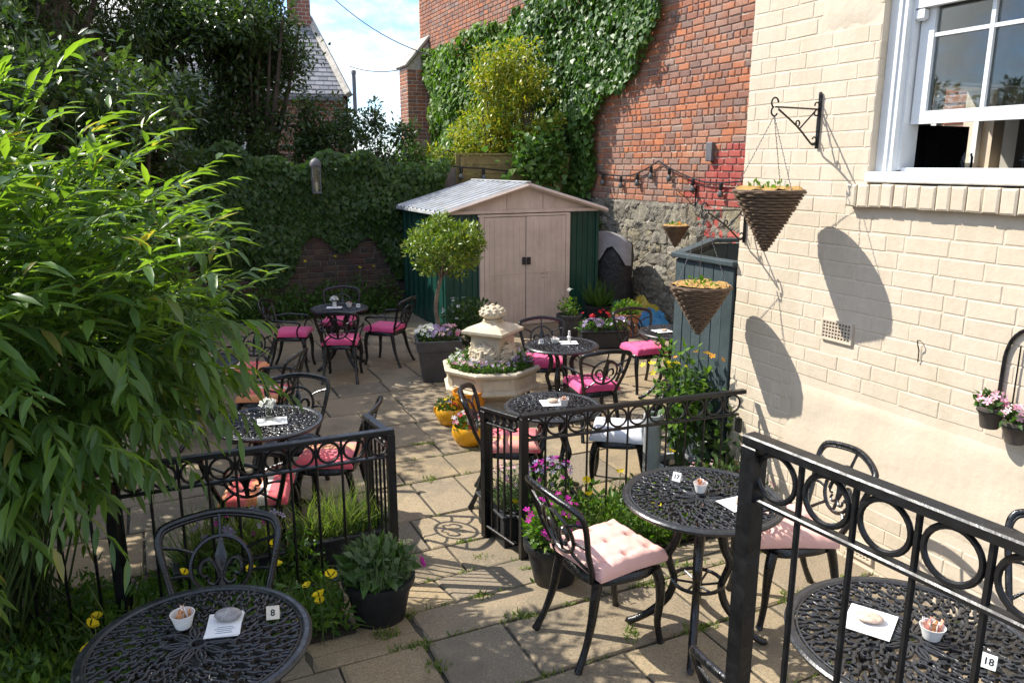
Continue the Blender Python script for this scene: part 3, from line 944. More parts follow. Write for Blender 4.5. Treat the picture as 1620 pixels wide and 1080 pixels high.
jr = MB(); jr.lathe([(.028, 0), (.032, .004), (.032, .06), (.026, .07), (.026, .08), (.001, .08)], 16)
tag(jr.build('glass_jar', 'jar_glass', None, True, W(0.985, -0.42, 2.206)), 'small clear glass jar on the worktop behind the open sash', 'jar')
rk = MB()
for i in range(5):
    a = 1.2 + i * .07
    rk.tube([(a, .55, 2.206), (a, .55, 2.36), (a + .03, .58, 2.38), (a + .05, .55, 2.36)], .003, 5)
rk.tube([(1.18, .55, 2.25), (1.52, .55, 2.25)], .003, 5)
tag(rk.build('utensil_rack', 'steel', None, True, W(0, 0, 0), YARD_ROT), 'thin wire rack with hooks on the worktop inside the window', 'rack')
hk = MB(); hk.tube([(1.164, -.006, 1.36), (1.164, -.03, 1.365), (1.166, -.028, 1.345), (1.165, -.012, 1.31), (1.165, -.010, 1.25)], .003, 6)
tag(hk.build('wall_hook', 'black_iron', None, True, W(0, 0, 0), YARD_ROT), 'small rusty hook and chain end on the bare cream wall below the window', 'hook')

# ------------------------------------------------------------------ tall red brick wall
RN = -3.8
redw = thing('brick_wall', W(0, RN, 0), YARD_ROT, 'tall old red brick wall with rubble stone foot behind the shed', 'wall')
rb = MB()
rb.box((-7.6, 0.26, 4.3), (20.4, 0.5, 9.4))
rb.build('wall_core', 'mortar_pale', redw)
RC, RJ = 0.0955, 0.016
RL = 0.238
cand = []
r = 0
z = 1.66
while z < 7.2:
    hdr = (r % 5 == 3)
    a0, b0 = (-8.8, -3.9) if z < 5.7 else (-17.7, -3.9)
    for (a, b) in course_cuts(-17.7, -3.2, RL, RJ, hdr, 0.5, (r % 2) * .125):
        cand.append((a, b, z))
    for (a, b) in course_cuts(-3.2, 2.4, RL, RJ, hdr, 0.5, (r % 2) * .125):
        if z < 3.3: cand.append((a, b, z))
    z += RC
    r += 1
vis = [c for c in cand if -7.0 < c[0] < -4.3 and c[2] < 4.9 and c[2] + (c[0] + 4.4) * -0.0 > 1.6]
vis.sort(key=lambda c: -(c[0]))
vis = vis[:300]
visset = set(vis)
stuff = MB(); stuffp = MB()
for c in cand:
    a, b, z = c
    painted = (a > -5.35 and z < 2.36 + 0.12 * math.sin(a * 5)) or (a > -5.75 and z < 2.0)
    if c in visset:
        L = round((b - a) / .008) * .008
        o = link('brick', brick_mesh(L, RC - RJ, 'painted_brick' if painted else 'red_brick', 0.05, .008, .010, random.randrange(3), .005), redw, (a, random.uniform(-.004, .004), z + random.uniform(-.003, .003)))
    else:
        if a < -8.6 and z < 2.0: continue
        add_brick_geo(stuffp if painted else stuff, a, z + random.uniform(-.003, .003), b - a, RC - RJ, random.uniform(-.003, .003), .04, .008, .010, .004)
tag(stuff.build('brickwork', 'red_brick', redw), kind='stuff')
if stuffp.v: tag(stuffp.build('painted_brickwork', 'painted_brick', redw), kind='stuff')
# rubble foot: rough lime mortar that the stones break through
rmort = MB(); vs = []; fs = []
NX_, NZ_ = 210, 78
hgt = RNG.random((NZ_ + 1, NX_ + 1))
for _ in range(2):
    hgt = (hgt + np.roll(hgt, 1, 0) + np.roll(hgt, -1, 0) + np.roll(hgt, 1, 1) + np.roll(hgt, -1, 1)) / 5
hgt = (hgt - hgt.mean()) / hgt.std()
big = RNG.random((NZ_ + 1, NX_ + 1))
for _ in range(14):
    big = (big + np.roll(big, 1, 0) + np.roll(big, -1, 0) + np.roll(big, 1, 1) + np.roll(big, -1, 1)) / 5
big = (big - big.mean()) / big.std()
for iz in range(NZ_ + 1):
    for ix in range(NX_ + 1):
        s_ = -9.0 + 5.2 * ix / NX_; z_ = -.18 + 1.86 * iz / NZ_
        y_ = -.010 - .011 * hgt[iz, ix] - .013 * big[iz, ix]
        if iz > NZ_ - 3: y_ = .004; z_ += .05 * big[4, ix] + .02 * hgt[4, ix]
        vs.append((s_, y_, z_))
for iz in range(NZ_):
    for ix in range(NX_):
        a = iz * (NX_ + 1) + ix; fs.append((a, a + 1, a + NX_ + 2, a + NX_ + 1))
rmort.add(vs, fs); rmort.build('rubble_mortar', 'rubble', redw)
z = -0.15
stones = 0
while z < 1.62:
    h = random.uniform(.11, .22)
    if z + h > 1.52: h = 1.645 - z
    s = -8.9 + random.uniform(-.1, 0)
    while s < -3.9:
        w = random.uniform(.13, .40)
        b = MB()
        k = 9
        pts = []
        for i in range(k):
            a = 2 * PI * i / k
            rr = 1 / max(abs(math.cos(a)), abs(math.sin(a))) ** .72
            pts.append((s + w / 2 + (w / 2 + .004) * math.cos(a) * rr * random.uniform(.92, 1.06), z + h / 2 + (h / 2 + .004) * math.sin(a) * rr * random.uniform(.92, 1.06)))
        d = random.uniform(.004, .024)
        cx, cz = s + w / 2, z + h / 2
        vs = [(x, .05, zz) for x, zz in pts] + [(x, -d * .3, zz) for x, zz in pts] + [(cx + (x - cx) * .80, -d + random.uniform(-.012, .012), cz + (zz - cz) * .80) for x, zz in pts] + [(cx, -d - .006, cz)]
        fs = []
        for q in range(2):
            for i in range(k): fs.append((q * k + i, q * k + (i + 1) % k, q * k + k + (i + 1) % k, q * k + k + i))
        for i in range(k): fs.append((2 * k + i, 2 * k + (i + 1) % k, 3 * k))
        b.add(vs, fs)
        painted = s > -5.5 and z > 1.0 and random.random() < .75
        b.build('stone', 'painted_brick' if painted else 'rubble', redw)
        stones += 1
        s += w + random.uniform(.0, .02)
    z += h
# buttress with sloped stone top at the far end
bt = MB()
bt.add([(-17.7, 0, -.2), (-17.0, 0, -.2), (-17.0, -.62, -.2), (-17.7, -.62, -.2), (-17.7, 0, 5.45), (-17.0, 0, 5.45), (-17.0, -.62, 4.75), (-17.7, -.62, 4.75)],
       [(0, 1, 5, 4), (1, 2, 6, 5), (2, 3, 7, 6), (3, 0, 4, 7), (4, 5, 6, 7)])
but = bt.build('buttress', 'mortar_pale', redw)
bs_ = MB()
z = 0.5
while z < 4.7:
    for (a, b) in course_cuts(-17.7, -17.0, RL, RJ, False, .5, random.choice([0, .12])):
        add_brick_geo(bs_, a, z, b - a, RC - RJ, -.62, .04, .008, .01, .004)
    z += RC
z = 0.5
while z < 4.7:
    for (a, b) in course_cuts(0.0, 0.62, RL, RJ, False, .5, random.choice([0, .12])):
        n0 = len(bs_.v)
        add_brick_geo(bs_, 0, z, b - a, RC - RJ, 0, .04, .008, .01, .004, 'y')
        for i in range(n0, len(bs_.v)):
            v = bs_.v[i]; bs_.v[i] = (v[0] - 17.0, v[1] - .62 + a, v[2])
    z += RC
tag(bs_.build('buttress_bricks', 'red_brick', but), kind='stuff')
cp = MB(); cp.box((-17.35, -.33, 5.16), (.86, 1.06, .07), 0, .01, 0, math.atan2(.70, .62)); cp.build('buttress_coping', 'coping', but)

# ------------------------------------------------------------------ back garden wall and fence
BS = -9.0
gw = thing('garden_wall', W(BS, 0, 0), YARD_ROT, 'low dark brick garden wall at the back, mostly under ivy', 'wall')
b = MB(); b.box((-.135, -2.6, .91), (.26, 8.2, 2.52)); b.build('wall_core', 'mortar_dark', gw)
bk = MB()
z = -0.14; r = 0
while z < 1.55:
    for (a, b_) in course_cuts(-6.6, 1.45, .235, .011, r % 4 == 2, .6, (r % 2) * .12):
        add_brick_geo(bk, a, z, b_ - a, .082, 0, .04, random.uniform(.004, .012), .010, .006, 'y')
    z += .093; r += 1
tag(bk.build('brickwork', 'dark_brick', gw), kind='stuff')

fence = thing('timber_fence', W(BS - .02, 0, 0), YARD_ROT, 'weathered yellow brown timber fence behind the shed roof', 'fence')
for i in range(16):
    z = -.1 + i * .155
    bd = MB(); bd.box((.02 + random.uniform(0, .008), 2.62, z + .075), (.022, 2.4, .150), 0, .003, 0, 0); bd.build('board', 'fence_wood', fence)
for y in (1.52, 2.6, 3.72):
    bd = MB(); bd.box((.062, y, 1.1), (.06, .07, 2.5), 0, .004); bd.build('post', 'fence_wood', fence)
bd = MB(); bd.box((.02, 2.62, 2.40), (.09, 2.42, .03), 0, .003); bd.build('coping_board', 'fence_wood', fence)

# ------------------------------------------------------------------ dark green timber bin store beside the cream corner
A_, B_, C_, D_ = (-0.86, 0.0), (-1.62, -0.95), (-1.25, -1.9), (-0.235, -1.0)
store = thing('bin_store', W(0, 0, 0), YARD_ROT, 'dark green grey open-topped timber bin store at the corner of the cream building', 'bin store')
TZ = 1.585
def planks(p, q, k, inner=False):
    (s0, n0), (s1, n1) = p, q
    ang = math.atan2(-(n1 - n0), s1 - s0)
    L = math.hypot(s1 - s0, n1 - n0); w = L / k
    for i in range(k):
        t = (i + .5) / k
        b = MB(); b.box((0, 0, 0), (w - .008, .022, TZ - LZ - .03), 0, .004)
        b.build('plank', 'green_plank', store, loc=(s0 + (s1 - s0) * t, -(n0 + (n1 - n0) * t) + random.uniform(-.003, .003), (TZ + LZ) / 2 - .012), rz=ang)
planks(A_, (-0.235, 0.0), 6)
planks(A_, B_, 8)
planks(B_, C_, 8)
planks((-0.255, -0.02), D_, 7)
for (p, q) in ((A_, (-0.235, 0.0)), (A_, B_), (B_, C_), ((-0.255, -.04), D_), (D_, C_)):
    ang = math.atan2(-(q[1] - p[1]), q[0] - p[0]); L = math.hypot(q[0] - p[0], q[1] - p[1])
    b = MB(); b.box((0, 0, 0), (L + .03, .085, .032), 0, .004)
    b.build('top_rail', 'green_plank', store, loc=((p[0] + q[0]) / 2, -(p[1] + q[1]) / 2, TZ + .002 + random.uniform(.0, .006)), rz=ang)
    b = MB(); b.box((0, 0, 0), (L - .02, .04, .07), 0, .004)
    dx, dy = -(q[1] - p[1]) / L, (q[0] - p[0]) / L
    b.build('inner_rail', 'green_plank', store, loc=((p[0] + q[0]) / 2, -(p[1] + q[1]) / 2 + .034, TZ - .09), rz=ang)
# orange door edge seen beyond the store
b = MB(); b.box((-1.75, 2.6, .9), (.06, .10, 2.1), 0, .004)
tag(b.build('orange_post', 'terracotta', None, loc=W(0, 0, 0), rz=YARD_ROT), 'weathered orange timber post beyond the bin store beside the cream wall', 'post')

# ------------------------------------------------------------------ metal shed
SX = (-6.63, -1.58)
shed = thing('garden_shed', W(SX[0], SX[1], LZ), YARD_ROT, 'green and pinkish metal garden shed with double doors and grey ribbed roof', 'shed')
HW, DEP, EV, PK = 1.25, 2.0, 1.73, 2.09
def ribbed(name, mat, p0, p1, z0, z1, pitch, parent, outx, outy, rib=.014):
    """sheet with upright folds between two ground points"""
    (x0, y0), (x1, y1) = p0, p1
    L = math.hypot(x1 - x0, y1 - y0); k = max(1, round(L / pitch))
    dx, dy = (x1 - x0) / L, (y1 - y0) / L
    pr = []
    for i in range(k):
        for t, o in ((0, 0), (.10, 0), (.14, rib), (.52, rib), (.56, 0), (.60, 0), (.62, -.006), (.66, -.006), (.68, 0)):
            pr.append(((i + t) / k * L, o))
    pr.append((L, 0))
    b = MB(); vs = []; fs = []
    for d, o in pr:
        for z in (z0, z1): vs.append((x0 + dx * d + outx * o, y0 + dy * d + outy * o, z))
    for i in range(len(pr) - 1): fs.append((2 * i, 2 * i + 2, 2 * i + 3, 2 * i + 1))
    b.add(vs, fs)
    return b.build(name, mat, parent)
ribbed('wall_panel', 'shed_green', (0, -HW), (0, -.68), 0, EV, .20, shed, 1, 0)
ribbed('wall_panel', 'shed_green', (0, .68), (0, HW), 0, EV, .20, shed, 1, 0)
ribbed('side_wall', 'shed_green', (-DEP, -HW), (0, -HW), 0, EV, .25, shed, 0, -1)
ribbed('side_wall', 'shed_green', (0, HW), (-DEP, HW), 0, EV, .25, shed, 0, 1)
ribbed('back_wall', 'shed_green', (-DEP, HW), (-DEP, -HW), 0, EV, .25, shed, -1, 0)
for y in (-HW, HW):
    b = MB(); b.box((0, y, EV / 2), (.05, .05, EV), 0, .004); b.build('corner_trim', 'shed_green', shed)
# gable in three sheets
for (y0, y1) in ((-HW, -.30), (-.292, .292), (.30, HW)):
    b = MB()
    zt = lambda y: EV + .05 + (PK - .02 - EV - .05) * (1 - abs(y) / HW)
    pts = [(y0, EV - .005), (y1, EV - .005), (y1, zt(y1))]
    if y0 < 0 < y1: pts.append((0, zt(0)))
    pts.append((y0, zt(y0)))
    b.add([(.02, y, z) for y, z in pts] + [(0.0, y, z) for y, z in pts], [tuple(range(len(pts)))] + [(i, (i + 1) % len(pts), len(pts) + (i + 1) % len(pts), len(pts) + i)[::-1] for i in range(len(pts))])
    b.build('gable_sheet', 'shed_pink', shed)
b = MB(); b.box((.045, 0, EV - .02), (.05, 2 * HW, .05), 0, .004); b.build('lintel', 'shed_pink', shed)
b = MB(); b.box((.05, -.02, EV - .075), (.03, 1.5, .035), 0, .003); b.build('door_track', 'shed_pink', shed)
for y in (-.71, .71):
    b = MB(); b.box((.035, y, EV / 2 - .03), (.05, .07, EV - .07), 0, .004); b.build('door_jamb', 'shed_pink', shed)
for sg in (-1, 1):
    b = MB()
    x = .052 if sg < 0 else .066
    y0, y1 = (-.665, -.004) if sg < 0 else (.004, .665)
    b.box((x - .012, (y0 + y1) / 2, .82), (.02, y1 - y0, 1.62), 0, .003)
    for yy in (.10, .20, .30, .40, .50, .58):
        b.box((x + .001, sg * yy + (0.02 if sg > 0 else 0), .82), (.007, .016, 1.55), 0, .002)
    b.box((x, (y0 + y1) / 2, .80), (.010, (y1 - y0) * .9, .012), 0, .002)
    d = b.build('door', 'shed_pink', shed)
    h = MB(); h.box((x + .016, sg * .035, .98), (.03, .052, .11), 0, .006); h.build('handle', 'black_plastic', d)
# printed notice on the right door
b = MB()
for i, (w, dz) in enumerate(((.13, 0), (.12, -.018), (.13, -.036), (.10, -.075), (.13, -.093))):
    b.box((.0635, .31, .80 + dz), (.001, w, .006))
b.build('printed_notice', 'print_ink', shed)
# roof slopes with ribs running from ridge to eave
OH = .10
for sg in (-1, 1):
    b = MB(); vs = []; fs = []
    x = -DEP - .08; pr = []
    while x < .10:
        pr += [(x, 0), (x + .10, 0), (x + .115, .022), (x + .16, .022), (x + .175, 0)]
        x += .2
    pr = [p for p in pr if p[0] < .13] + [(.14, 0)]
    slope = (PK - EV) / HW
    for x, o in pr:
        for (y, zz) in ((0.0, PK + .02), (sg * (HW + OH), EV - slope * OH + .02)):
            vs.append((x, y, zz + o))
    for i in range(len(pr) - 1): fs.append((2 * i, 2 * i + 2, 2 * i + 3, 2 * i + 1))
    b.add(vs, fs)
    b.build('roof_sheet', 'shed_roof', shed)
    b = MB(); y1 = sg * (HW + OH)
    b.tube([(.14, 0, PK - .005), (.14, y1, EV - slope * OH - .005)], .03, 4); b.build('verge_trim', 'shed_pink', shed)
    b = MB(); b.box((-.92, y1, EV - slope * OH - .005), (2.14, .02, .045), 0, .003); b.build('eave_trim', 'shed_roof', shed)
b = MB(); b.box((-.92, 0, PK + .042), (2.14, .07, .016), 0, .004); b.build('ridge_cap', 'shed_roof', shed)

# hooded barbecue between shed and wall
bb = MB(); vs = []; fs = []
prof = [(.50, 0), (.50, .25), (.50, .6), (.50, .92), (.45, 1.12), (.32, 1.22), (.12, 1.27), (.01, 1.28)]
SEG = 22
for (r_, z) in prof:
    for k in range(SEG):
        a = 2 * PI * k / SEG
        rr = r_ * (1 + .07 * math.sin(a * 5 + z * 4) + random.uniform(-.03, .03))
        vs.append((rr * math.cos(a) * 1.05, rr * math.sin(a) * .72, z * (1 + .04 * math.cos(a * 2))))
for i in range(len(prof) - 1):
    for k in range(SEG): fs.append((i * SEG + k, i * SEG + (k + 1) % SEG, (i + 1) * SEG + (k + 1) % SEG, (i + 1) * SEG + k))
bb.add(vs, fs)
bbq = thing('covered_barbecue', W(-7.0, -3.22, LZ), YARD_ROT + .3, 'barbecue under a black cover between the shed and the stone wall', 'barbecue')
bb.build('black_cover', 'rubber_hood', bbq, True)
cl = MB(); vs = []; fs = []
SP = [(.02, 1.315), (.14, 1.305), (.33, 1.255), (.485, 1.15), (.545, .97), (.56, .80)]
for i in range(11):
    u = i / 10 * 5; k = min(4, int(u)); f = u - k
    for j in range(17):
        a = math.radians(-165 + 175 * j / 16)
        lim = .62 + .38 * math.sin(j * .55 + .4) ** 2
        uu = u * lim; k = min(4, int(uu)); f = uu - k
        rr = SP[k][0] + (SP[k + 1][0] - SP[k][0]) * f; zz = SP[k][1] + (SP[k + 1][1] - SP[k][1]) * f
        rr *= 1 + .07 * math.sin(a * 5 + zz * 4) + .035 * math.sin(a * 17) * u / 5
        vs.append((rr * math.cos(a) * 1.08, rr * math.sin(a) * .77, zz + .012))
for i in range(10):
    for j in range(16):
        a = i * 17 + j; fs.append((a, a + 1, a + 18, a + 17))
cl.add(vs, fs); cl.build('grey_sheet', 'cloth_grey', bbq, True)

# ------------------------------------------------------------------ brick house with slate roof far behind
def fx(px, Y):   # bearing of a far thing
    return (px - 810) / 1251.7 * Y
hs = thing('brick_house', (fx(506, 25), 25.0, -.3), math.radians(15), 'brick house with steep grey slate roof and chimney beyond the trees', 'house')
b = MB(); b.box((-2.2, 3, 2.3), (6.2, 6, 4.7)); b.build('wall', 'far_brick', hs)
rf = MB()
rf.add([(-6, -.2, 4.6), (.92, -.2, 4.6), (-.10, 3.2, 7.3), (-6, 3.2, 7.3)], [(0, 1, 2, 3)])
roof = rf.build('roof', 'slate', hs)
sn = MB()
for rw in range(18):
    t0, t1 = rw / 18, (rw + 1.25) / 18
    xr = .92 - 1.02 * t0
    x = -5.5 + (rw % 2) * .13
    while x < xr - .02:
        x1 = min(x + .25, xr)
        y0, z0 = -.2 + 3.4 * t0, 4.6 + 2.7 * t0; y1, z1 = -.2 + 3.4 * t1, 4.6 + 2.7 * t1
        sn.add([(x, y0, z0 + .05), (x1, y0, z0 + .05), (x1, y1, z1 + .015), (x, y1, z1 + .015), (x, y0, z0 + .02), (x1, y0, z0 + .02)], [(0, 1, 2, 3), (4, 5, 1, 0)])
        x += .262
tag(sn.build('slates', 'slate', roof), kind='stuff')
b = MB(); b.tube([(.98, -.3, 4.62), (-.02, 3.3, 7.42)], .13, 4); b.build('verge_coping', 'coping', hs)
b = MB()
b.add([(.95, -.2, 4.6), (-.05, 3.2, 7.3), (.85, 6.4, 4.6), (.95, -.2, 0), (.85, 6.4, 0)], [(0, 3, 4, 2), (0, 2, 1)])
b.build('gable_wall', 'far_brick', hs)
ch = MB(); ch.box((-.35, 3.2, 7.6), (.75, .75, 1.6), 0, .02); ch.box((-.35, 3.2, 8.42), (.86, .86, .14), 0, .02)
c_ = ch.build('chimney', 'far_brick', hs)
for dx in (-.18, .18):
    b = MB(); b.lathe([(.12, 0), (.11, .35), (.13, .4), (.10, .42)], 12, (-.35 + dx, 3.2, 8.48)); b.build('chimney_pot', 'terracotta', c_, True)
b = MB(); b.box((-2.6, -.06, 2.9), (.9, .1, 1.3), 0, .01); wn = b.build('window', 'white_paint', hs)
b = MB(); b.box((-2.6, -.115, 2.9), (.74, .02, 1.1)); b.build('pane', 'window_glass', wn)
b = MB(); b.box((-2.4, -.30, 4.5), (6.4, .14, .16), 0, .02); b.build('gutter', 'lead', hs)
b = MB(); b.tube([(1.15, -.35, 4.0), (1.15, -.35, 5.25)], .06, 10); b.lathe([(.075, 0), (.075, .1), (.06, .12)], 10, (1.15, -.35, 5.22))
b.build('flue_pipe', 'lead', hs, True)
h2 = thing('far_house', (fx(270, 30), 30, -.3), math.radians(6), 'pale rendered and brick house glimpsed through the tree stems', 'house')
b = MB(); b.box((0, 2, 2.4), (6, 4, 5)); b.build('wall', 'far_brick', h2)
b = MB(); b.box((.9, -.06, 4.6), (2.6, .12, 1.3), 0, .02); b.build('white_band', 'white_paint', h2)
b = MB(); b.add([(-3.3, -.3, 5.3), (3.3, -.3, 5.3), (3.3, 2, 7.2), (-3.3, 2, 7.2), (-3.3, 4.3, 5.3), (3.3, 4.3, 5.3)], [(0, 1, 2, 3), (3, 2, 5, 4)]); b.build('roof', 'slate', h2)

# overhead wires
for k, (a, bq) in enumerate((((fx(535, 24), 24, 7.0), (fx(700, 21), 21, 4.9)), ((fx(560, 26), 26, 5.28), (fx(690, 22), 22, 5.02)))):
    pts = []
    for i in range(13):
        t = i / 12
        pts.append(tuple(a[q] + (bq[q] - a[q]) * t for q in range(2)) + (a[2] + (bq[2] - a[2]) * t - .25 * 4 * t * (1 - t),))
    b = MB(); b.tube(pts, .014, 5)
    tag(b.build('overhead_wire', 'black_plastic'), ['thicker dark wire sloping across the sky from the slate roof', 'thin lower wire crossing the sky near the buttress'][k], 'wire')

# ------------------------------------------------------------------ cast tables
def scroll(cx, cy, r0, r1, a0, a1, k=9):
    return [(cx + (r0 + (r1 - r0) * i / k) * math.cos(a0 + (a1 - a0) * i / k), cy + (r0 + (r1 - r0) * i / k) * math.sin(a0 + (a1 - a0) * i / k)) for i in range(k + 1)]

def rot2(pts, a):
    c, s = math.cos(a), math.sin(a)
    return [(x * c - y * s, x * s + y * c) for x, y in pts]

def lattice():
    """pierced cast top of small scrolls and leaves, for a table of radius .365"""
    b = MB(); h = .011
    rr = random.Random(3)
    def put(pts, w, n, ph=0.0):
        for i in range(n):
            b.ribbon(rot2(pts, ph + 2 * PI * i / n), w, h, rr.uniform(-.0025, .001))
    ring = lambda r, w, z=0.0: b.ribbon([(r * math.cos(a), r * math.sin(a)) for a in [2 * PI * i / 64 for i in range(64)]], w, h, z, True)
    ring(.026, .014); ring(.330, .007, .001)
    put([(.03, 0), (.055, .014), (.085, .013), (.108, 0)], .008, 10)
    put([(.03, 0), (.055, -.014), (.085, -.013), (.108, 0)], .008, 10)
    put([(.04, 0), (.07, 0), (.10, 0)], [.006, .013, .004], 10)
    def polar(r, a): return (r * math.cos(a), r * math.sin(a))
    for bi, (r0, r1, n) in enumerate(((.100, .152, 12), (.150, .205, 16), (.203, .262, 20), (.258, .328, 24))):
        c = (r0 + r1) / 2; q = (r1 - r0); da = 2 * PI / n; ph = bi * .37
        sgn = 1 if bi % 2 else -1
        # S-stem with leaf swellings
        put([polar(r0, -.30 * da), polar(r0 + q * .25, -.18 * da), polar(c, .02 * da), polar(r0 + q * .75, .2 * da), polar(r1, .28 * da)], [.006, .012, .007, .013, .006], n, ph)
        # a curl on either side of the stem
        rc = q * .30
        x0, y0 = polar(r0 + q * .36, sgn * .24 * da); put(scroll(x0, y0, .002, rc, .4, .4 + sgn * 5.2, 8), .0068, n, ph)
        x0, y0 = polar(r0 + q * .68, -sgn * .22 * da); put(scroll(x0, y0, .002, rc * .95, 3.4, 3.4 - sgn * 5.2, 8), .0068, n, ph)
        # leaves between neighbours
        put([polar(r0 + q * .05, .44 * da), polar(r0 + q * .38, .50 * da), polar(r0 + q * .62, .47 * da)], [.005, .015, .004], n, ph)
        put([polar(r0 + q * .55, .36 * da), polar(r0 + q * .78, .44 * da), polar(r1, .56 * da)], [.005, .014, .005], n, ph)
        put([polar(r0 + q * .62, .02 * da), polar(r0 + q * .82, -.06 * da), polar(r1, -.04 * da)], [.005, .010, .004], n, ph)
    put([(.330, .0), (.346, .009)], .0085, 46)
    return b
LATM = lattice().mesh('lattice', 'table_iron', False)

def rim(R):
    b = MB()
    b.lathe([(R - .032, -.014), (R - .006, -.022), (R + .002, -.014), (R + .003, -.006), (R - .004, .001), (R - .012, -.001), (R - .017, .002), (R - .026, .001), (R - .032, -.004), (R - .032, -.014)], 72, cap=False)
    return b

TLEG = [(.10, 0, .70), (.155, 0, .685), (.165, 0, .655), (.125, 0, .62), (.10, 0, .56), (.115, 0, .47), (.145, 0, .40), (.125, 0, .33), (.11, 0, .27), (.135, 0, .18), (.20, 0, .10), (.265, 0, .045), (.315, 0, .018), (.335, 0, .022)]
TRAD = [.015, .019, .019, .020, .023, .023, .021, .018, .018, .020, .020, .018, .018, .013]

def smooth_path(p, k=3):
    p = [Vector(q) for q in p]
    out = []
    n = len(p)
    for i in range(n - 1):
        p0, p1, p2, p3 = p[max(0, i - 1)], p[i], p[i + 1], p[min(n - 1, i + 2)]
        for j in range(k):
            t = j / k
            out.append(0.5 * ((2 * p1) + (p2 - p0) * t + (2 * p0 - 5 * p1 + 4 * p2 - p3) * t * t + (3 * p1 - p0 - 3 * p2 + p3) * t ** 3))
    out.append(p[-1])
    return out

def smooth_r(r, k=3):
    out = []
    for i in range(len(r) - 1):
        for j in range(k): out.append(r[i] + (r[i + 1] - r[i]) * j / k)
    return out + [r[-1]]

def make_table(name, R, loc, rz, label):
    t = thing(name, loc, rz, label, 'table', 'round cast metal bistro tables')
    tp = rim(R); o = tp.build('table_top', 'table_iron', t, True); o.location = (0, 0, .72)
    l = link('lattice', LATM, o); l.scale = (R / .365, R / .365, 1)
    b = MB(); b.tube(smooth_path(TLEG), smooth_r(TRAD), 8)
    # leaf scroll on each leg
    sc = [(.155 + .022 * math.cos(a), 0, .60 + .022 * math.sin(a)) for a in [i * .6 for i in range(9)]]
    b.tube(sc, .006, 6)
    me = b.mesh('leg', 'black_iron', True)
    for i in range(4):
        g_ = link('leg', me, t, None, PI / 4 + i * PI / 2)
    b = MB(); b.tube([(.118 * math.cos(a), .118 * math.sin(a), .285) for a in [2 * PI * i / 28 for i in range(28)]], .010, 6, True)
    for i in range(6):
        b.tube([(.018 * math.cos(i * PI / 3), .018 * math.sin(i * PI / 3), .27), (.11 * math.cos(i * PI / 3 + .4), .11 * math.sin(i * PI / 3 + .4), .283)], .006, 5)
    b.lathe([(.02, .255), (.028, .27), (.015, .29), (.001, .293)], 10)
    b.build('shelf', 'black_iron', t, True)
    b = MB(); b.tube([(.115 * math.cos(a), .115 * math.sin(a), .698) for a in [2 * PI * i / 24 for i in range(24)]], .009, 6, True)
    for i in range(4): b.tube([(0, 0, .70), (R * .92 * math.cos(i * PI / 2 + PI / 4), R * .92 * math.sin(i * PI / 2 + PI / 4), .702)], .007, 5)
    b.build('under_frame', 'black_iron', t, True)
    return t

TBL = {}
tspec = [
    ('T8', .358, (-1.02, 2.22), .2, 'nearest table at the bottom left with card number 8, in the shade'),
    ('T17', .370, (.89, 3.35), .5, 'sunlit round table between the two salmon cushioned chairs'),
    ('T18', .395, (1.31, 2.24), .9, 'round table at the bottom right seen through the landing railing, card 18'),
    ('TmL', .355, (-1.62, 4.87), .3, 'round table holding a small white flower jug behind the left railing'),
    ('TmC', .345, (.29, 5.21), .1, 'round table directly behind the middle railing'),
    ('TfC', .350, (.47, 7.10), .4, 'round table right beside the stone planter fountain'),
    ('TfR', .350, (1.65, 7.69), .8, 'round table partly hidden by the dark green bin store'),
    ('TfL', .340, (-2.05, 9.01), .0, 'farthest table with four pink chairs by the ivy wall'),
    ('Thid', .350, (-2.72, 6.45), .5, 'round table largely hidden behind the leafy bush'),
]
for key, R, (x, y), rz, lab in tspec:
    z = gz(x, y)
    TBL[key] = (x, y, z + .722, R)
    if key == 'T8' or key not in ():
        make_table('bistro_table', R, (x, y, z), rz, lab)

# ------------------------------------------------------------------ cast chairs
def back_y(z): return -.195 - (z - .42) * .22 - (.05 * ((z - .42) / .45) ** 2)
def bp(x, z, dy=0.0): return (x, back_y(z) + .055 * (1 - (x / .25) ** 2) * -1 * (1 if z > .5 else 0) * .7 + dy, z)

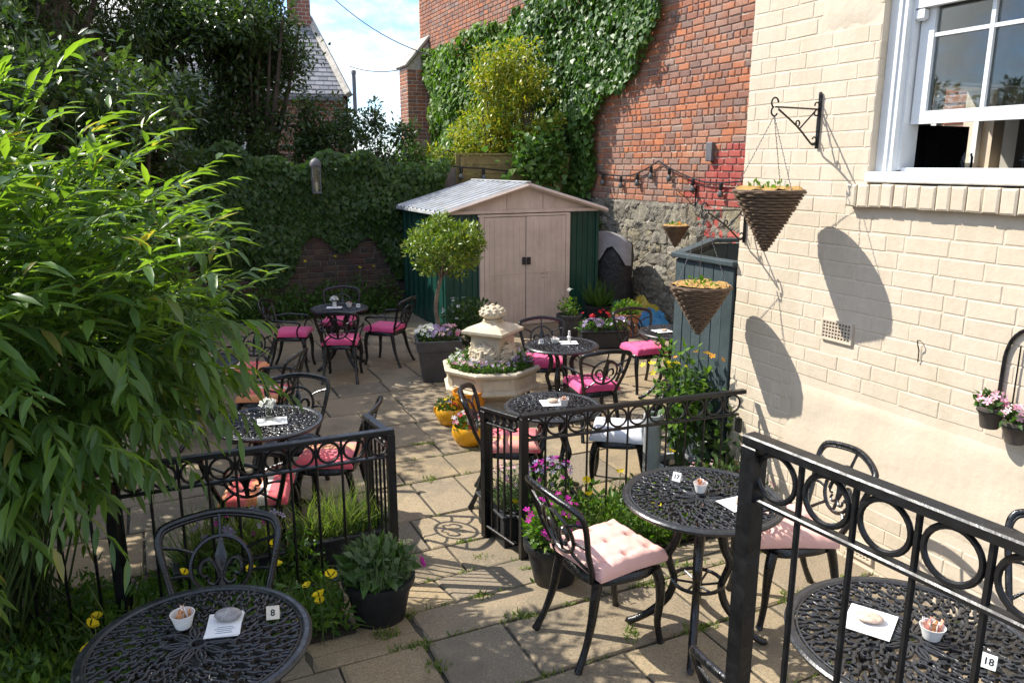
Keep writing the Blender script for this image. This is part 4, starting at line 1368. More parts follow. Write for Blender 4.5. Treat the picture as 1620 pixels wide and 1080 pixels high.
def make_chair_meshes():
    M = {}
    b = MB()
    out = []
    for i in range(28):
        a = 2 * PI * i / 28
        cx, sy = math.cos(a), math.sin(a)
        k = .205 / max(abs(cx) ** 3.2 + abs(sy) ** 3.2, 1e-6) ** (1 / 3.2)
        w = 1 + .10 * (sy if sy > 0 else sy * .6)
        out.append((cx * k * w, sy * k, .425))
    n = len(out)
    vs = [(x * .95, y * .95, .385) for x, y, z in out] + [(x, y, .392) for x, y, z in out] + [(x * 1.0, y * 1.0, .424) for x, y, z in out] + [(x * .95, y * .95, .434) for x, y, z in out] + [(x * .88, y * .88, .428) for x, y, z in out]
    fs = [tuple(range(n - 1, -1, -1))]
    for r in range(4):
        for i in range(n): fs.append((r * n + i, r * n + (i + 1) % n, (r + 1) * n + (i + 1) % n, (r + 1) * n + i))
    fs.append(tuple(4 * n + i for i in range(n)))
    b.add(vs, fs)
    M['seat'] = b.mesh('seat', 'black_iron', True)
    for nm, pts, rs in (('leg_front', [(.185, .165, .415), (.200, .185, .34), (.200, .192, .24), (.188, .190, .12), (.192, .205, .03), (.196, .214, .0)], [.029, .027, .022, .018, .017, .021]),
                        ('leg_rear', [(.165, -.165, .415), (.172, -.185, .33), (.180, -.205, .22), (.192, -.245, .10), (.205, -.295, .0)], [.028, .025, .021, .017, .020])):
        for sg in (-1, 1):
            b = MB(); b.tube(smooth_path([(x * sg, y, z) for x, y, z in pts]), smooth_r(rs), 8)
            M[nm + str(sg)] = b.mesh('leg', 'black_iron', True)
    # back frame
    b = MB()
    half = [(.155, .415), (.180, .50), (.210, .60), (.235, .70), (.248, .765), (.244, .808), (.215, .833), (.115, .852), (.0, .862)]
    path = [bp(-x, z) for x, z in half] + [bp(x, z) for x, z in reversed(half[:-1])]
    sp = smooth_path(path, 3)
    b.tube(sp, .0155, 8)
    b.tube([(x * .955, y + .004, .42 + (z - .42) * .968) for x, y, z in sp], .0095, 6)
    M['back_frame'] = b.mesh('back_frame', 'black_iron', True)
    b = MB()
    zc, rx, rz_ = .650, .125, .118
    b.tube([bp(rx * math.cos(a), zc + rz_ * math.sin(a)) for a in [2 * PI * i / 28 for i in range(28)]], .0105, 6, True)
    for (a, x1, z1) in ((90, 0, .858), (150, -.236, .755), (30, .236, .755), (195, -.215, .625), (-15, .215, .625), (232, -.170, .475), (-52, .170, .475)):
        ar = math.radians(a); x0, z0 = rx * math.cos(ar), zc + rz_ * math.sin(ar)
        xm, zm = (x0 + x1) / 2, (z0 + z1) / 2 + .006
        b.tube([bp(x0, z0), bp(xm, zm), bp(x1, z1)], [.009, .0075, .010], 6)
    M['back_ring'] = b.mesh('back_ring', 'black_iron', True)
    # fleur-de-lis inside the ring
    b = MB()
    def blade(pts, ws):
        vs = []; fs = []
        for (x, z), w in zip(pts, ws):
            c = bp(x, z)
            vs += [(c[0] - w, c[1], c[2]), (c[0], c[1] + .008, c[2]), (c[0] + w, c[1], c[2]), (c[0], c[1] - .008, c[2])]
        for i in range(len(pts) - 1):
            for k in range(4): fs.append((i * 4 + k, i * 4 + (k + 1) % 4, i * 4 + 4 + (k + 1) % 4, i * 4 + 4 + k))
        fs += [(3, 2, 1, 0), tuple((len(pts) - 1) * 4 + k for k in range(4))]
        b.add(vs, fs)
    blade([(0, .527), (0, .56), (0, .60), (0, .625), (0, .655), (0, .69), (0, .72), (0, .763)], [.010, .016, .010, .012, .022, .026, .015, .007])
    for sg in (-1, 1):
        pts = [(.008, .60), (.02, .64), (.045, .675), (.075, .672), (.088, .640), (.075, .612), (.055, .615)]
        b.tube(smooth_path([bp(sg * x, z) for x, z in pts], 3), [.008] * 8 + [.0115] * 6 + [.006] * 5, 6)
        pts = [(.008, .595), (.03, .575), (.055, .585), (.05, .605)]
        b.tube(smooth_path([bp(sg * x, z) for x, z in pts], 3), .007, 6)
    M['back_motif'] = b.mesh('back_motif', 'black_iron', True)
    for sg in (-1, 1):
        b = MB(); b.tube(smooth_path([(sg * .205, back_y(.63), .63), (sg * .245, -.12, .645), (sg * .255, .02, .635), (sg * .252, .13, .625), (sg * .245, .155, .595), (sg * .225, .12, .55), (sg * .205, .105, .48), (sg * .205, .125, .425)]), smooth_r([.009, .012, .013, .014, .012, .010, .010, .011]), 7)
        M['arm' + str(sg)] = b.mesh('arm', 'black_iron', True)
    return M
CM = make_chair_meshes()

def chair(x, y, deg, label, arms=False, z=None):
    z = gz(x, y) if z is None else z
    t = thing('bistro_chair', (x, y, z), math.radians(deg), label, 'chair', 'black cast metal bistro chairs')
    t.scale = (.94, .94, .96)
    link('seat', CM['seat'], t)
    for k in ('leg_front-1', 'leg_front1', 'leg_rear-1', 'leg_rear1'): link('leg', CM[k], t)
    bf = link('back_frame', CM['back_frame'], t)
    link('back_ring', CM['back_ring'], bf); link('back_motif', CM['back_motif'], bf)
    if arms:
        for k in ('arm-1', 'arm1'): link('arm', CM[k], t)
    return t

def cushion_mesh(mat, seed, S=.42, Hh=.085, tuft=3):
    r = random.Random(seed)
    N = 33
    top = []; b = MB()
    for i in range(N):
        for j in range(N):
            u, v = i / (N - 1) * 2 - 1, j / (N - 1) * 2 - 1
            e = max(0, 1 - max(abs(u), abs(v)) ** 7)
            h = Hh * (0.30 + 0.70 * e ** .5)
            if tuft:
                for a in range(tuft):
                    for c in range(tuft):
                        tu, tv = (a + .5) / tuft * 2 - 1, (c + .5) / tuft * 2 - 1
                        d2 = (u - tu) ** 2 + (v - tv) ** 2
                        h -= Hh * .36 * math.exp(-d2 / .010)
                for c in range(tuft + 1):
                    q = c / tuft * 2 - 1
                    if abs(q) < .99 and a == 0: pass
                gu = abs(((u + 1) / 2 * tuft + .5) % 1 - .5) * 2; gv = abs(((v + 1) / 2 * tuft + .5) % 1 - .5) * 2
                # folds running between the buttons
                h -= Hh * .07 * (math.exp(-((1 - gu) / .22) ** 2) + math.exp(-((1 - gv) / .22) ** 2)) * e
                h += Hh * .035 * math.sin(u * 17 + v * 9 + math.sin(v * 11)) * math.sin(v * 13 - u * 6)
                for a in range(1, tuft):
                    pass
            h += r.uniform(-.0012, .0012)
            pin = 1 - .05 * (1 - abs(v)) * (abs(u) ** 4) - .05 * (1 - abs(u)) * (abs(v) ** 4)
            top.append((u * S / 2 * pin, v * S / 2 * pin, h))
    n = len(top)
    bot = [(x * .985, y * .985, min(z * .12, .008) + .001) for x, y, z in top]
    fs = []
    for i in range(N - 1):
        for j in range(N - 1):
            a = i * N + j
            fs.append((a, a + N, a + N + 1, a + 1))
            fs.append((n + a, n + a + 1, n + a + N + 1, n + a + N))
    for i in range(N - 1):
        for (a, c) in ((i * N, (i + 1) * N), ((i + 1) * N + N - 1, i * N + N - 1), (i + 1, i), ((N - 1) * N + i, (N - 1) * N + i + 1)):
            fs.append((c, a, n + a, n + c))
    b.add(top + bot, fs)
    return b.mesh('seat_cushion', mat, True)
CU = {}
def cushion(x, y, deg, mat, label, tuft=3, z=None, S=.42, dz=0.0, tilt=(0, 0)):
    z = gz(x, y) if z is None else z
    key = (mat, tuft, S)
    if key not in CU: CU[key] = cushion_mesh(mat, len(CU), S, .085 if tuft else .07, tuft)
    o = link('seat_cushion', CU[key], None, (x, y, z + .4365 * .96 + dz), math.radians(deg)); o.scale = (.95, .95, .95)
    o.rotation_euler = (tilt[0], tilt[1], math.radians(deg))
    return tag(o, label, 'cushion', 'seat cushions on the chairs')

def seat_set(x, y, deg, clabel, mat=None, qlabel=None, arms=False, tuft=3, twist=0):
    chair(x, y, deg, clabel, arms)
    if mat:
        c = math.radians(deg); 
        cushion(x - math.sin(c) * .008, y + math.cos(c) * .008, deg + twist, mat, qlabel, tuft)

seat_set(-1.13, 2.62, 194, 'dark cushionless chair tucked behind the nearest table, card 8')
seat_set(.45, 3.35, -62, 'sunlit chair with salmon cushion, its back towards the magenta flower pot', 'cushion_salmon', 'tufted salmon pink cushion on the sunlit chair by the magenta flower pot', False, 3, 4)
seat_set(1.39, 3.60, 98, 'chair with salmon cushion beside the cream wall and its air vent', 'cushion_salmon', 'salmon pink cushion on the chair beside the cream wall', False, 3, -8)
seat_set(2.03, 2.66, 128, 'chair at the right edge of the picture beyond the table with card 18')
seat_set(.93, 2.03, -62, 'chair half hidden behind the landing railing post at the bottom right')
seat_set(-1.24, 4.96, 88, 'chair with coral striped cushion, side on, just behind the gate end of the left railing', 'cushion_coral', 'coral cushion with pale stripes on the side-on chair near the gate', False, 0, 2)
seat_set(-1.55, 4.38, 6, 'chair seen from behind through the left railing, under striped cushion', 'cushion_stripe', 'orange and red striped cushion seen through the bars of the left railing', False, 0, 3)
seat_set(-1.60, 5.30, 184, 'chair on the far side of the table with the white flower jug', None, None)
seat_set(-2.14, 6.42, 84, 'armchair side on with striped cushion at the table behind the bush', 'cushion_stripe', 'red and orange striped cushion on the armchair right of the bush', True, 0, 10)
seat_set(-2.62, 7.25, 172, 'chair peeping out above the striped armchair at the edge of the bush', 'cushion_stripe', 'orange cushion highest up at the edge of the bush', True, 0, 6)
seat_set(-2.60, 8.93, -88, 'armchair with pink cushion left of the farthest table', 'cushion_pink', 'pink cushion left of the farthest table', True, 0)
seat_set(-1.93, 8.52, 4, 'armchair with its back to us in front of the farthest table', 'cushion_pink', 'pink cushion of the chair with its back to us at the farthest table', True, 0)
seat_set(-1.54, 9.22, 72, 'armchair right of the farthest table with pink cushion', 'cushion_pink', 'pink cushion right of the farthest table', True, 0)
seat_set(-2.20, 9.60, 182, 'chair behind the farthest table against the back flower bed', 'cushion_pink', 'pink cushion behind the farthest table', True, 0)
seat_set(.33, 7.55, 184, 'chair behind the fountain side table, in front of the shed doors', 'cushion_pink', 'pink cushion under the far edge of the fountain side table', False, 2)
seat_set(.72, 6.72, 18, 'armchair seen from behind with pink cushion between the two middle tables', 'cushion_pink', 'pink cushion dappled by the shadow of its chair back in the middle', True, 2)
seat_set(1.43, 8.10, 200, 'chair in front of the blue and yellow plastic at the far right table', 'cushion_pink', 'bright pink tied cushion left of the bin store', False, 2)
seat_set(.80, 5.45, 78, 'sunlit chair with pale grey cushion beside the grey pipe', 'cushion_grey', 'pale grey cushion behind the middle railing', False, 2)
seat_set(-.01, 5.25, -94, 'chair with coral cushion behind the short gate-side railing', 'cushion_coral', 'coral and orange cushion behind the short gate-side railing', False, 0, 5)

# ------------------------------------------------------------------ railings
def railing(name, p, q, ztop0, ztop1, zb0, zb1, pitch, label, post0=True, post1=True, ringd=None, barr=.0075, posts_to=None, endplate=False):
    """p -> q on the ground; rings between two top bars, round bars below"""
    p = Vector((p[0], p[1], 0)); q = Vector((q[0], q[1], 0))
    L = (q - p).length; ang = math.atan2(q.y - p.y, q.x - p.x)
    t = thing(name, (p.x, p.y, zb0), ang, label, 'railing')
    ringd = ringd or pitch * .86
    sl = (ztop1 - ztop0) / L; slb = (zb1 - zb0) / L
    tz = lambda x: ztop0 - zb0 + sl * x
    bz = lambda x: slb * x
    def bar(nm, x0, x1, dz, w, h, from_top=True):
        f = tz if from_top else bz
        b = MB()
        z0, z1 = f(x0) + dz, f(x1) + dz
        vs = []
        for x, z in ((x0, z0), (x1, z1)):
            for yy, zz in ((-w / 2, -h / 2), (w / 2, -h / 2), (w / 2, h / 2 - .004), (w / 2 - .004, h / 2), (-w / 2 + .004, h / 2), (-w / 2, h / 2 - .004)):
                vs.append((x, yy, z + zz))
        fs = [(i, (i + 1) % 6, (i + 1) % 6 + 6, i + 6) for i in range(6)] + [(5, 4, 3, 2, 1, 0), (6, 7, 8, 9, 10, 11)]
        b.add(vs, fs)
        return b.build(nm, 'black_rail', t)
    bar('top_rail', -.02, L + .02, -.012, .046, .024)
    gap = ringd + .016
    bar('ring_rail', .02, L - .02, -.024 - gap - .006, .030, .012)
    bar('bottom_rail', .02, L - .02, .085, .034, .014, False)
    for x, on in ((0, post0), (L, post1)):
        if on:
            b = MB(); zb = bz(x) - .02; zt = tz(x) - .026
            if posts_to is not None: zb = posts_to - zb0
            b.box((x, 0, (zb + zt) / 2), (.046, .046, zt - zb), 0, .005)
            b.build('post', 'black_rail', t)
    if endplate:
        b = MB(); b.box((L - .01, 0, tz(L) - .24), (.02, .05, .10), 0, .003); b.build('wall_plate', 'black_rail', t)
    k = max(1, round(L / pitch)); pw = L / k
    rg = MB()
    rg.tube([((ringd / 2) * math.cos(a), 0, (ringd / 2) * math.sin(a)) for a in [2 * PI * i / 26 for i in range(26)]], .0075, 6, True)
    rme = rg.mesh('ring', 'black_rail', True)
    for i in range(k):
        x = pw * (i + .5)
        link('ring', rme, t, (x, 0, tz(x) - .024 - gap / 2))
        if i:
            xb = pw * i
            b = MB(); z0 = bz(xb) + .08; z1 = tz(xb) - .02
            b.tube([(xb, 0, z0), (xb, 0, z1)], barr, 6); b.build('bar', 'black_rail', t, True)
    return t
railing('railing', (.07, 4.32), (1.50, 4.83), .80, .80, LZ, LZ, .136, 'black railing with rings in the middle running to the cream wall', True, False, endplate=True)
railing('railing', (.035, 4.365), (-.17, 4.66), .775, .74, LZ, LZ, .072, 'short black railing at the right side of the gate opening', False, True, .055)
railing('railing', (-.68, 4.07), (-2.55, 3.24), .80, .80, LZ + .02, LZ + .02, .132, 'black railing with rings left of the gate opening, partly under the bush', True, False)
railing('railing', (-.705, 4.115), (-.885, 4.47), .775, .75, LZ, LZ, .075, 'short black railing at the left side of the gate opening', False, True, .055)
railing('railing', (.61, 1.83), (1.20, .82), 1.57, 1.57, .62, .62, .138, 'large black railing with rings in the bottom right foreground', True, True, .118, .0085, posts_to=.02)
b = MB(); b.box((0, 0, .38), (.05, .05, .98), 0, .005)
tag(b.build('railing_post', 'black_rail', None, loc=(-1.955, 3.49, LZ)), 'thick black post under the bush at the left railing', 'post')

# ------------------------------------------------------------------ things on the tables
def at_table(key, dx, dy):
    x, y, z, R = TBL[key]
    return (x + dx, y + dy, z + .0005)

def napkin(key, dx, dy, deg, label, w=.13, d=.16, sheets=2, lines=False):
    x, y, z = at_table(key, dx, dy)
    t = thing('paper_menu', (x, y, z + .001), math.radians(deg), label, 'paper', 'papers on the tables')
    for i in range(sheets):
        b = MB(); b.box((0, 0, .0012 + i * .0016), (w, d, .0012), random.uniform(-.08, .08))
        b.build('sheet', 'paper', t)
    if lines:
        b = MB()
        for i in range(4): b.box((0.005, -d * .28 - i * .011 + .02, .0012 + sheets * .0016 - .0006), (w * random.uniform(.35, .75), .0025, .0006))
        b.build('print_lines', 'print_ink', t)
    return z + .002 + sheets * .0016

def pebble(key, dx, dy, deg, z, label, mat='pebble', sc=(.045, .03, .022)):
    x, y, _ = at_table(key, dx, dy)
    b = MB(); b.sphere((0, 0, 0), 1, 20, 12, sc)
    return tag(b.build('paperweight_stone', mat, None, True, (x, y, z + sc[2] * .97), math.radians(deg)), label, 'stone', 'paperweights on the tables')

def sugar_bowl(key, dx, dy, label, r=.034, h=.045, mats=('paper_brown', 'paper_pink', 'paper')):
    x, y, z = at_table(key, dx, dy)
    t = thing('sugar_bowl', (x, y, z), random.uniform(0, 6), label, 'bowl', 'sugar bowls on the tables')
    b = MB(); b.lathe([(r * .62, 0), (r * .68, .004), (r * .8, h * .5), (r, h), (r * .94, h), (r * .72, h * .45), (.001, h * .3)], 20)
    b.build('bowl', 'white_china', t, True)
    for i in range(16):
        m_ = mats[0] if i % 3 == 0 else (mats[1] if i % 3 == 1 else 'paper')
        b = MB(); b.box((0, 0, .012), (.013, .0022, .048), 0, 0)
        o = b.build('sugar_packet', m_, t)
        a = random.uniform(0, 6.28); rr = random.uniform(0, r * .6)
        o.location = (rr * math.cos(a), rr * math.sin(a), h * .65)
        o.rotation_euler = (random.uniform(-.45, .45), random.uniform(-.45, .45), random.uniform(0, 3.1))

def number_card(key, dx, dy, deg, text, label, mat='wood_card'):
    x, y, z = at_table(key, dx, dy)
    t = thing('number_card', (x, y, z), math.radians(deg), label, 'card', 'number cards on the tables')
    t.scale = (.82, .82, .82)
    b = MB()
    b.add([(-.026, -.012, 0), (.026, -.012, 0), (.026, .006, .050), (-.026, .006, .050), (-.026, .028, 0), (.026, .028, 0), (.026, .010, .050), (-.026, .010, .050)],
          [(0, 1, 2, 3), (5, 4, 7, 6), (3, 2, 6, 7), (0, 3, 7, 4), (1, 5, 6, 2), (0, 4, 5, 1)])
    b.build('card', mat, t)
    cu = bpy.data.curves.new('numeral', 'FONT'); cu.body = text; cu.size = .036; cu.align_x = 'CENTER'; cu.align_y = 'CENTER'; cu.extrude = .0004; cu.offset = .0008
    tmp = bpy.data.objects.new('numeral', cu); COL.objects.link(tmp)
    bpy.context.view_layer.update()
    me = bpy.data.meshes.new_from_object(tmp)
    bpy.data.objects.remove(tmp); 
    me.materials.clear(); me.materials.append(MATS['ink_black'])
    o = link('numeral', me, t)
    sl = math.atan2(.050, .018)
    o.rotation_euler = (sl, 0, 0)
    o.location = (0, -.0035, .025)

zt = napkin('T8', .055, .09, 12, 'stack of printed papers under the grey pebble on the nearest table', .11, .14, 3, True)
pebble('T8', .06, .115, 8, zt, 'grey speckled pebble on the papers of the nearest table', 'pebble', (.045, .030, .020))
sugar_bowl('T8', -.08, .085, 'patterned cup of brown and white sugar packets on the nearest table', .04, .05, ('paper_brown', 'paper_brown', 'paper'))
number_card('T8', .205, .135, 12, '8', 'cream card with number 8 on the nearest table')
number_card('T17', -.085, .175, -38, '17', 'white number card on the sunlit table by the salmon chair', 'paper')
sugar_bowl('T17', .0, .045, 'white bowl of pink and brown sugar packets on the sunlit table by the salmon chair')
zt = napkin('T17', .14, -.09, 28, 'white paper on the sunlit table by the salmon chair', .15, .13, 1)
pebble('T17', .16, -.085, 20, zt, 'painted stone on the white paper of the sunlit table', 'shell', (.042, .030, .012))
zt = napkin('T18', -.10, .09, -38, 'white printed sheet on the table with card 18', .15, .17, 1, True)
pebble('T18', -.10, .095, -20, zt, 'painted pale stone on the table with card 18', 'shell', (.045, .033, .012))
sugar_bowl('T18', .06, .0, 'bowl of orange and white sugar packets on the table with card 18', .04, .045, ('paper_pink', 'paper_brown', 'paper'))
number_card('T18', .155, -.15, -40, '18', 'white card with number 18 behind the landing railing', 'paper')
zt = napkin('TmL', .035, -.02, 14, 'white paper under the flower jug', .19, .15, 2)
x, y, z = at_table('TmL', .0, .03)
jg = thing('flower_jug', (x, y, zt), 0, 'small glass jug of white flowers on the table behind the left railing', 'jug')
b = MB(); b.lathe([(.026, 0), (.032, .01), (.034, .04), (.026, .062), (.030, .075)], 18, cap=False); b.build('jug', 'jar_glass', jg, True)
flowers_on('blossom', 'petal_white', (0, 0, .095), .05, 40, .03, jg, 0.8)
b = MB(); [b.tube([(0, 0, .005), (.02 * math.cos(a), .02 * math.sin(a), .09)], .0015, 4) for a in range(6)]; b.build('stem', 'stem_green', jg)
zt = napkin('TmC', .0, .05, 10, 'white paper with a shell on the table behind the middle railing', .17, .15, 1)
pebble('TmC', .0, .06, 0, zt, 'brown shell on the paper behind the middle railing', 'shell', (.042, .033, .014))
sugar_bowl('TmC', .075, -.02, 'white cup of packets on the table behind the middle railing', .036, .055)
zt = napkin('TfC', .07, .06, 8, 'white paper on the table beside the fountain', .17, .14, 1)
sugar_bowl('TfC', -.06, .06, 'round bowl of packets on the table beside the fountain', .042, .04)
x, y, z = at_table('TfC', .075, .06)
fg = thing('white_figurine', (x, y, zt), 0, 'small white figurine on the table beside the fountain', 'figurine')
b = MB(); b.lathe([(.024, 0), (.026, .006), (.012, .02), (.016, .04), (.022, .055), (.010, .07), (.013, .08), (.012, .092), (.001, .098)], 14); b.build('body', 'white_china', fg, True)
b = MB(); b.sphere((0, -.004, .106), .012, 10, 8); b.build('head', 'white_china', fg, True)
number_card('TfC', -.19, .03, 20, '14', 'small white number card on the table beside the fountain', 'paper')
zt = napkin('TfR', -.12, .0, 24, 'white paper on the table beside the bin store', .18, .15, 1)
pebble('TfR', -.10, .0, 0, zt, 'flat stone on the paper beside the bin store', 'shell', (.035, .028, .010))
zt = napkin('TfL', -.06, .0, 6, 'white paper on the farthest table', .18, .13, 1)
x, y, z = at_table('TfL', -.06, .02)
jg2 = thing('posy_vase', (x, y, zt), 0, 'small vase of cream flowers on the farthest table', 'vase')
b = MB(); b.lathe([(.02, 0), (.026, .01), (.022, .05), (.028, .06)], 14, cap=False); b.build('vase', 'white_china', jg2, True)
flowers_on('blossom', 'petal_white', (0, 0, .085), .045, 24, .032, jg2, 1.0)
sugar_bowl('TfL', .11, .03, 'white bowl on the farthest table', .04, .05)
number_card('TfL', .22, .03, 0, '10', 'white number card on the farthest table', 'paper')
zt = napkin('Thid', .05, -.05, 20, 'white paper on the table hidden behind the bush', .18, .15, 1)
sugar_bowl('Thid', .1, .06, 'white bowl on the table hidden behind the bush', .04, .05)

# ------------------------------------------------------------------ octagonal stone fountain used as a planter
FC = (-.21, 7.42)
fo = thing('stone_fountain', (FC[0], FC[1], LZ), math.radians(8), 'cream stone octagonal fountain planter with lion pedestal', 'fountain')
b = MB(); b.lathe([(.30, 0), (.30, .05), (.26, .07), (.25, .12), (.27, .14)], 8, a0=PI / 8); b.build('foot', 'fountain_stone', fo)
b = MB(); b.lathe([(.27, .13), (.40, .20), (.47, .232), (.492, .245), (.492, .262), (.470, .275), (.462, .29), (.462, .395), (.475, .41), (.500, .422), (.505, .445), (.492, .458), (.43, .458), (.42, .43), (.001, .40)], 8, a0=PI / 8)
bowl = b.build('bowl', 'fountain_stone', fo)
for i in range(8):     # sunken panels on the eight sides
    a = PI / 4 * i
    pb_ = MB(); r_ = .462 * math.cos(PI / 8)
    for (w, h, dz) in ((.27, .008, .045), (.27, .008, -.045)):
        pb_.box((r_ + .002, 0, .343 + dz), (.010, w, h), 0, .003)
    for yy in (-.135, .135): pb_.box((r_ + .002, yy, .343), (.010, .008, .082), 0, .003)
    pb_.build('panel_moulding', 'fountain_stone', bowl, rz=a)
sb_ = MB(); sb_.lathe([(.425, .425), (.3, .445), (.001, .45)], 20); sb_.build('soil_fill', 'soil', fo)
ped = thing('lion_pedestal', (FC[0] + .02, FC[1] + .02, LZ + .375), math.radians(-28), 'cream stone pedestal with lion masks standing in the fountain planter', 'pedestal')
ped.scale = (1.10, 1.10, .94)
b = MB(); b.box((0, 0, .20), (.285, .285, .40), 0, .012); b.box((0, 0, .02), (.33, .33, .05), 0, .01); b.build('shaft', 'fountain_stone', ped)
b = MB()
sq = lambda r: r * math.sqrt(2)
b.lathe([(sq(.145), .385), (sq(.165), .40), (sq(.19), .415), (sq(.205), .425), (sq(.205), .452), (sq(.19), .462), (sq(.165), .485), (sq(.10), .515), (sq(.075), .528), (sq(.07), .54), (.001, .54)], 4, a0=PI / 4)
b.build('cap', 'fountain_stone', ped)
fi = MB(); fi.lathe([(.085, .54), (.088, .55), (.062, .565), (.085, .578), (.108, .60), (.112, .625), (.098, .655), (.07, .68), (.035, .698), (.014, .702), (.016, .715), (.001, .722)], 24)
fin = fi.build('finial', 'fountain_stone', ped, True)
kn = MB()
for rr_, z_, k in ((.104, .61, 12), (.106, .635, 11), (.090, .662, 9), (.06, .685, 6)):
    for i in range(k):
        a = 2 * PI * i / k + z_ * 40
        kn.sphere((rr_ * math.cos(a), rr_ * math.sin(a), z_), .019, 8, 6, (1, 1, .9), .08)
kn.build('carved_buds', 'fountain_stone', fin, True)
def lion(rz):
    m_ = MB()
    y = -.145
    m_.sphere((0, y - .012, .20), .088, 18, 12, (1, .55, 1.18))
    m_.sphere((0, y - .062, .165), .042, 14, 10, (1.0, 1.0, .8))
    m_.sphere((0, y - .085, .185), .020, 10, 8, (1.1, .8, .8))
    m_.sphere((0, y - .060, .130), .026, 10, 8, (1.2, .9, .7))
    m_.tube([(0, y - .085, .19), (0, y - .07, .23), (0, y - .055, .26)], [.016, .013, .018], 8)
    for sg in (-1, 1):
        m_.sphere((sg * .036, y - .052, .238), .022, 10, 8, (1.2, .8, .6))
        m_.sphere((sg * .034, y - .056, .218), .010, 8, 6)
        m_.sphere((sg * .075, y - .02, .27), .024, 10, 8, (.8, .7, 1.1))
        m_.sphere((sg * .030, y - .070, .158), .022, 10, 8)
    o = m_.build('lion_mask', 'fountain_stone', ped, True, rz=rz)
    mm = MB()
    for i in range(20):
        a = -.6 + (PI + 1.2) * i / 19
        r0, r1 = .085, .128 + .012 * math.sin(i * 2.3)
        mm.tube([(r0 * .8 * math.cos(a), y - .03, .19 + r0 * math.sin(a)), (r1 * .9 * math.cos(a + .1), y - .028 + .008 * (i % 2), .19 + r1 * .98 * math.sin(a + .1)), (r1 * 1.02 * math.cos(a + .32), y - .006, .185 + r1 * 1.1 * math.sin(a + .28))], [.020, .017, .006], 7)
    for sg in (-1, 1):
        for k in range(4):
            mm.tube([(sg * (.05 + .018 * k), y - .03, .13 - .01 * k), (sg * (.055 + .02 * k), y - .026, .08), (sg * (.04 + .022 * k), y - .01, .04)], [.018, .015, .006], 7)
    mm.build('mane', 'fountain_stone', o, True)
for k in range(4): lion(k * PI / 2)

# planting in the bowl: low cushions of leaves, white, lilac and pink flowers
fp = thing('fountain_planting', (FC[0], FC[1], LZ + .44), 0, 'low bedding plants with white and lilac flowers filling the fountain bowl', 'plants')
n_ = 1500
ang = RNG.random(n_) * 2 * PI; rad = .16 + .27 * np.sqrt(RNG.random(n_))
P = np.stack([rad * np.cos(ang), rad * np.sin(ang), .01 + .07 * RNG.random(n_) * np.clip(1.3 - rad / .5, .3, 1)], 1)
leaves('foliage', 'leaf_mid', P, rdir(n_, .9), rdir(n_, 1.2), RNG.uniform(.03, .055, n_), RNG.uniform(.015, .03, n_), 'oval', fp)
n_ = 420
ang = RNG.random(n_) * 2 * PI; rad = .18 + .25 * np.sqrt(RNG.random(n_))
P = np.stack([rad * np.cos(ang), rad * np.sin(ang), .02 + .06 * RNG.random(n_)], 1)
leaves('fresh_foliage', 'leaf_fresh', P, rdir(n_, .9), rdir(n_, 1.2), RNG.uniform(.03, .05, n_), RNG.uniform(.018, .03, n_), 'oval', fp)
for nm, mat, cnt, a0, a1 in (('white_flowers', 'petal_white', 60, 2.5, 4.3), ('lilac_flowers', 'petal_lilac', 95, 4.2, 7.6), ('pink_flowers', 'petal_pink', 34, 3.3, 5.2)):
    ang = RNG.uniform(a0, a1, cnt); rad = .20 + .22 * np.sqrt(RNG.random(cnt))
    P = np.stack([rad * np.cos(ang), rad * np.sin(ang), .065 + .05 * RNG.random(cnt)], 1)
    N = rdir(cnt, 1.5); s_ = RNG.uniform(.022, .04, cnt)
    leaves(nm, mat, P, np.cross(N, rdir(cnt)), N, s_, s_, 'flower', fp)['kind'] = 'stuff'

# ------------------------------------------------------------------ pots
def round_pot(name, loc, r0, r1, h, mat, label, cat='plant pot', foliage=(), rimh=.05, seg=32):
    t = thing(name, loc, random.uniform(0, 6), label, cat)
    b = MB(); b.lathe(pot_profile(r0, r1, h, .014, rimh), seg); b.build('pot', mat, t, True)
    b = MB(); b.lathe([(r1 - .016, h - .04), (r1 * .5, h - .025), (.001, h - .02)], 20); b.build('soil_fill', 'soil', t)
    for f in foliage: f(t, h, r1)
    return t

def F_ball(nm, mat, cnt, rad, dz, L, Wd, shape='oval', up=.4, flat=.7, inner=.2):
    return lambda t, h, r: foliage_ball(nm, mat, (0, 0, h + dz), rad, cnt, L, Wd, shape, t, up, flat, inner)
def F_flow(nm, mat, cnt, rad, dz, size, flat=.7):
    return lambda t, h, r: flowers_on(nm, mat, (0, 0, h + dz), rad, cnt, size, t, flat, True)
def F_blades(nm, mat, cnt, rad, L, Wd, spread=.5):
    def f(t, h, r):
        a = RNG.random(cnt) * 2 * PI; rr = rad * np.sqrt(RNG.random(cnt))
        P = np.stack([rr * np.cos(a), rr * np.sin(a), np.full(cnt, h - .03)], 1)
        D = unit(np.stack([spread * np.cos(a) * RNG.random(cnt) * 1.6, spread * np.sin(a) * RNG.random(cnt) * 1.6, np.ones(cnt)], 1))
        leaves(nm, mat, P, D, np.stack([np.cos(a), np.sin(a), np.full(cnt, .2)], 1), L * RNG.uniform(.5, 1.1, cnt), Wd, 'blade', t)
    return f

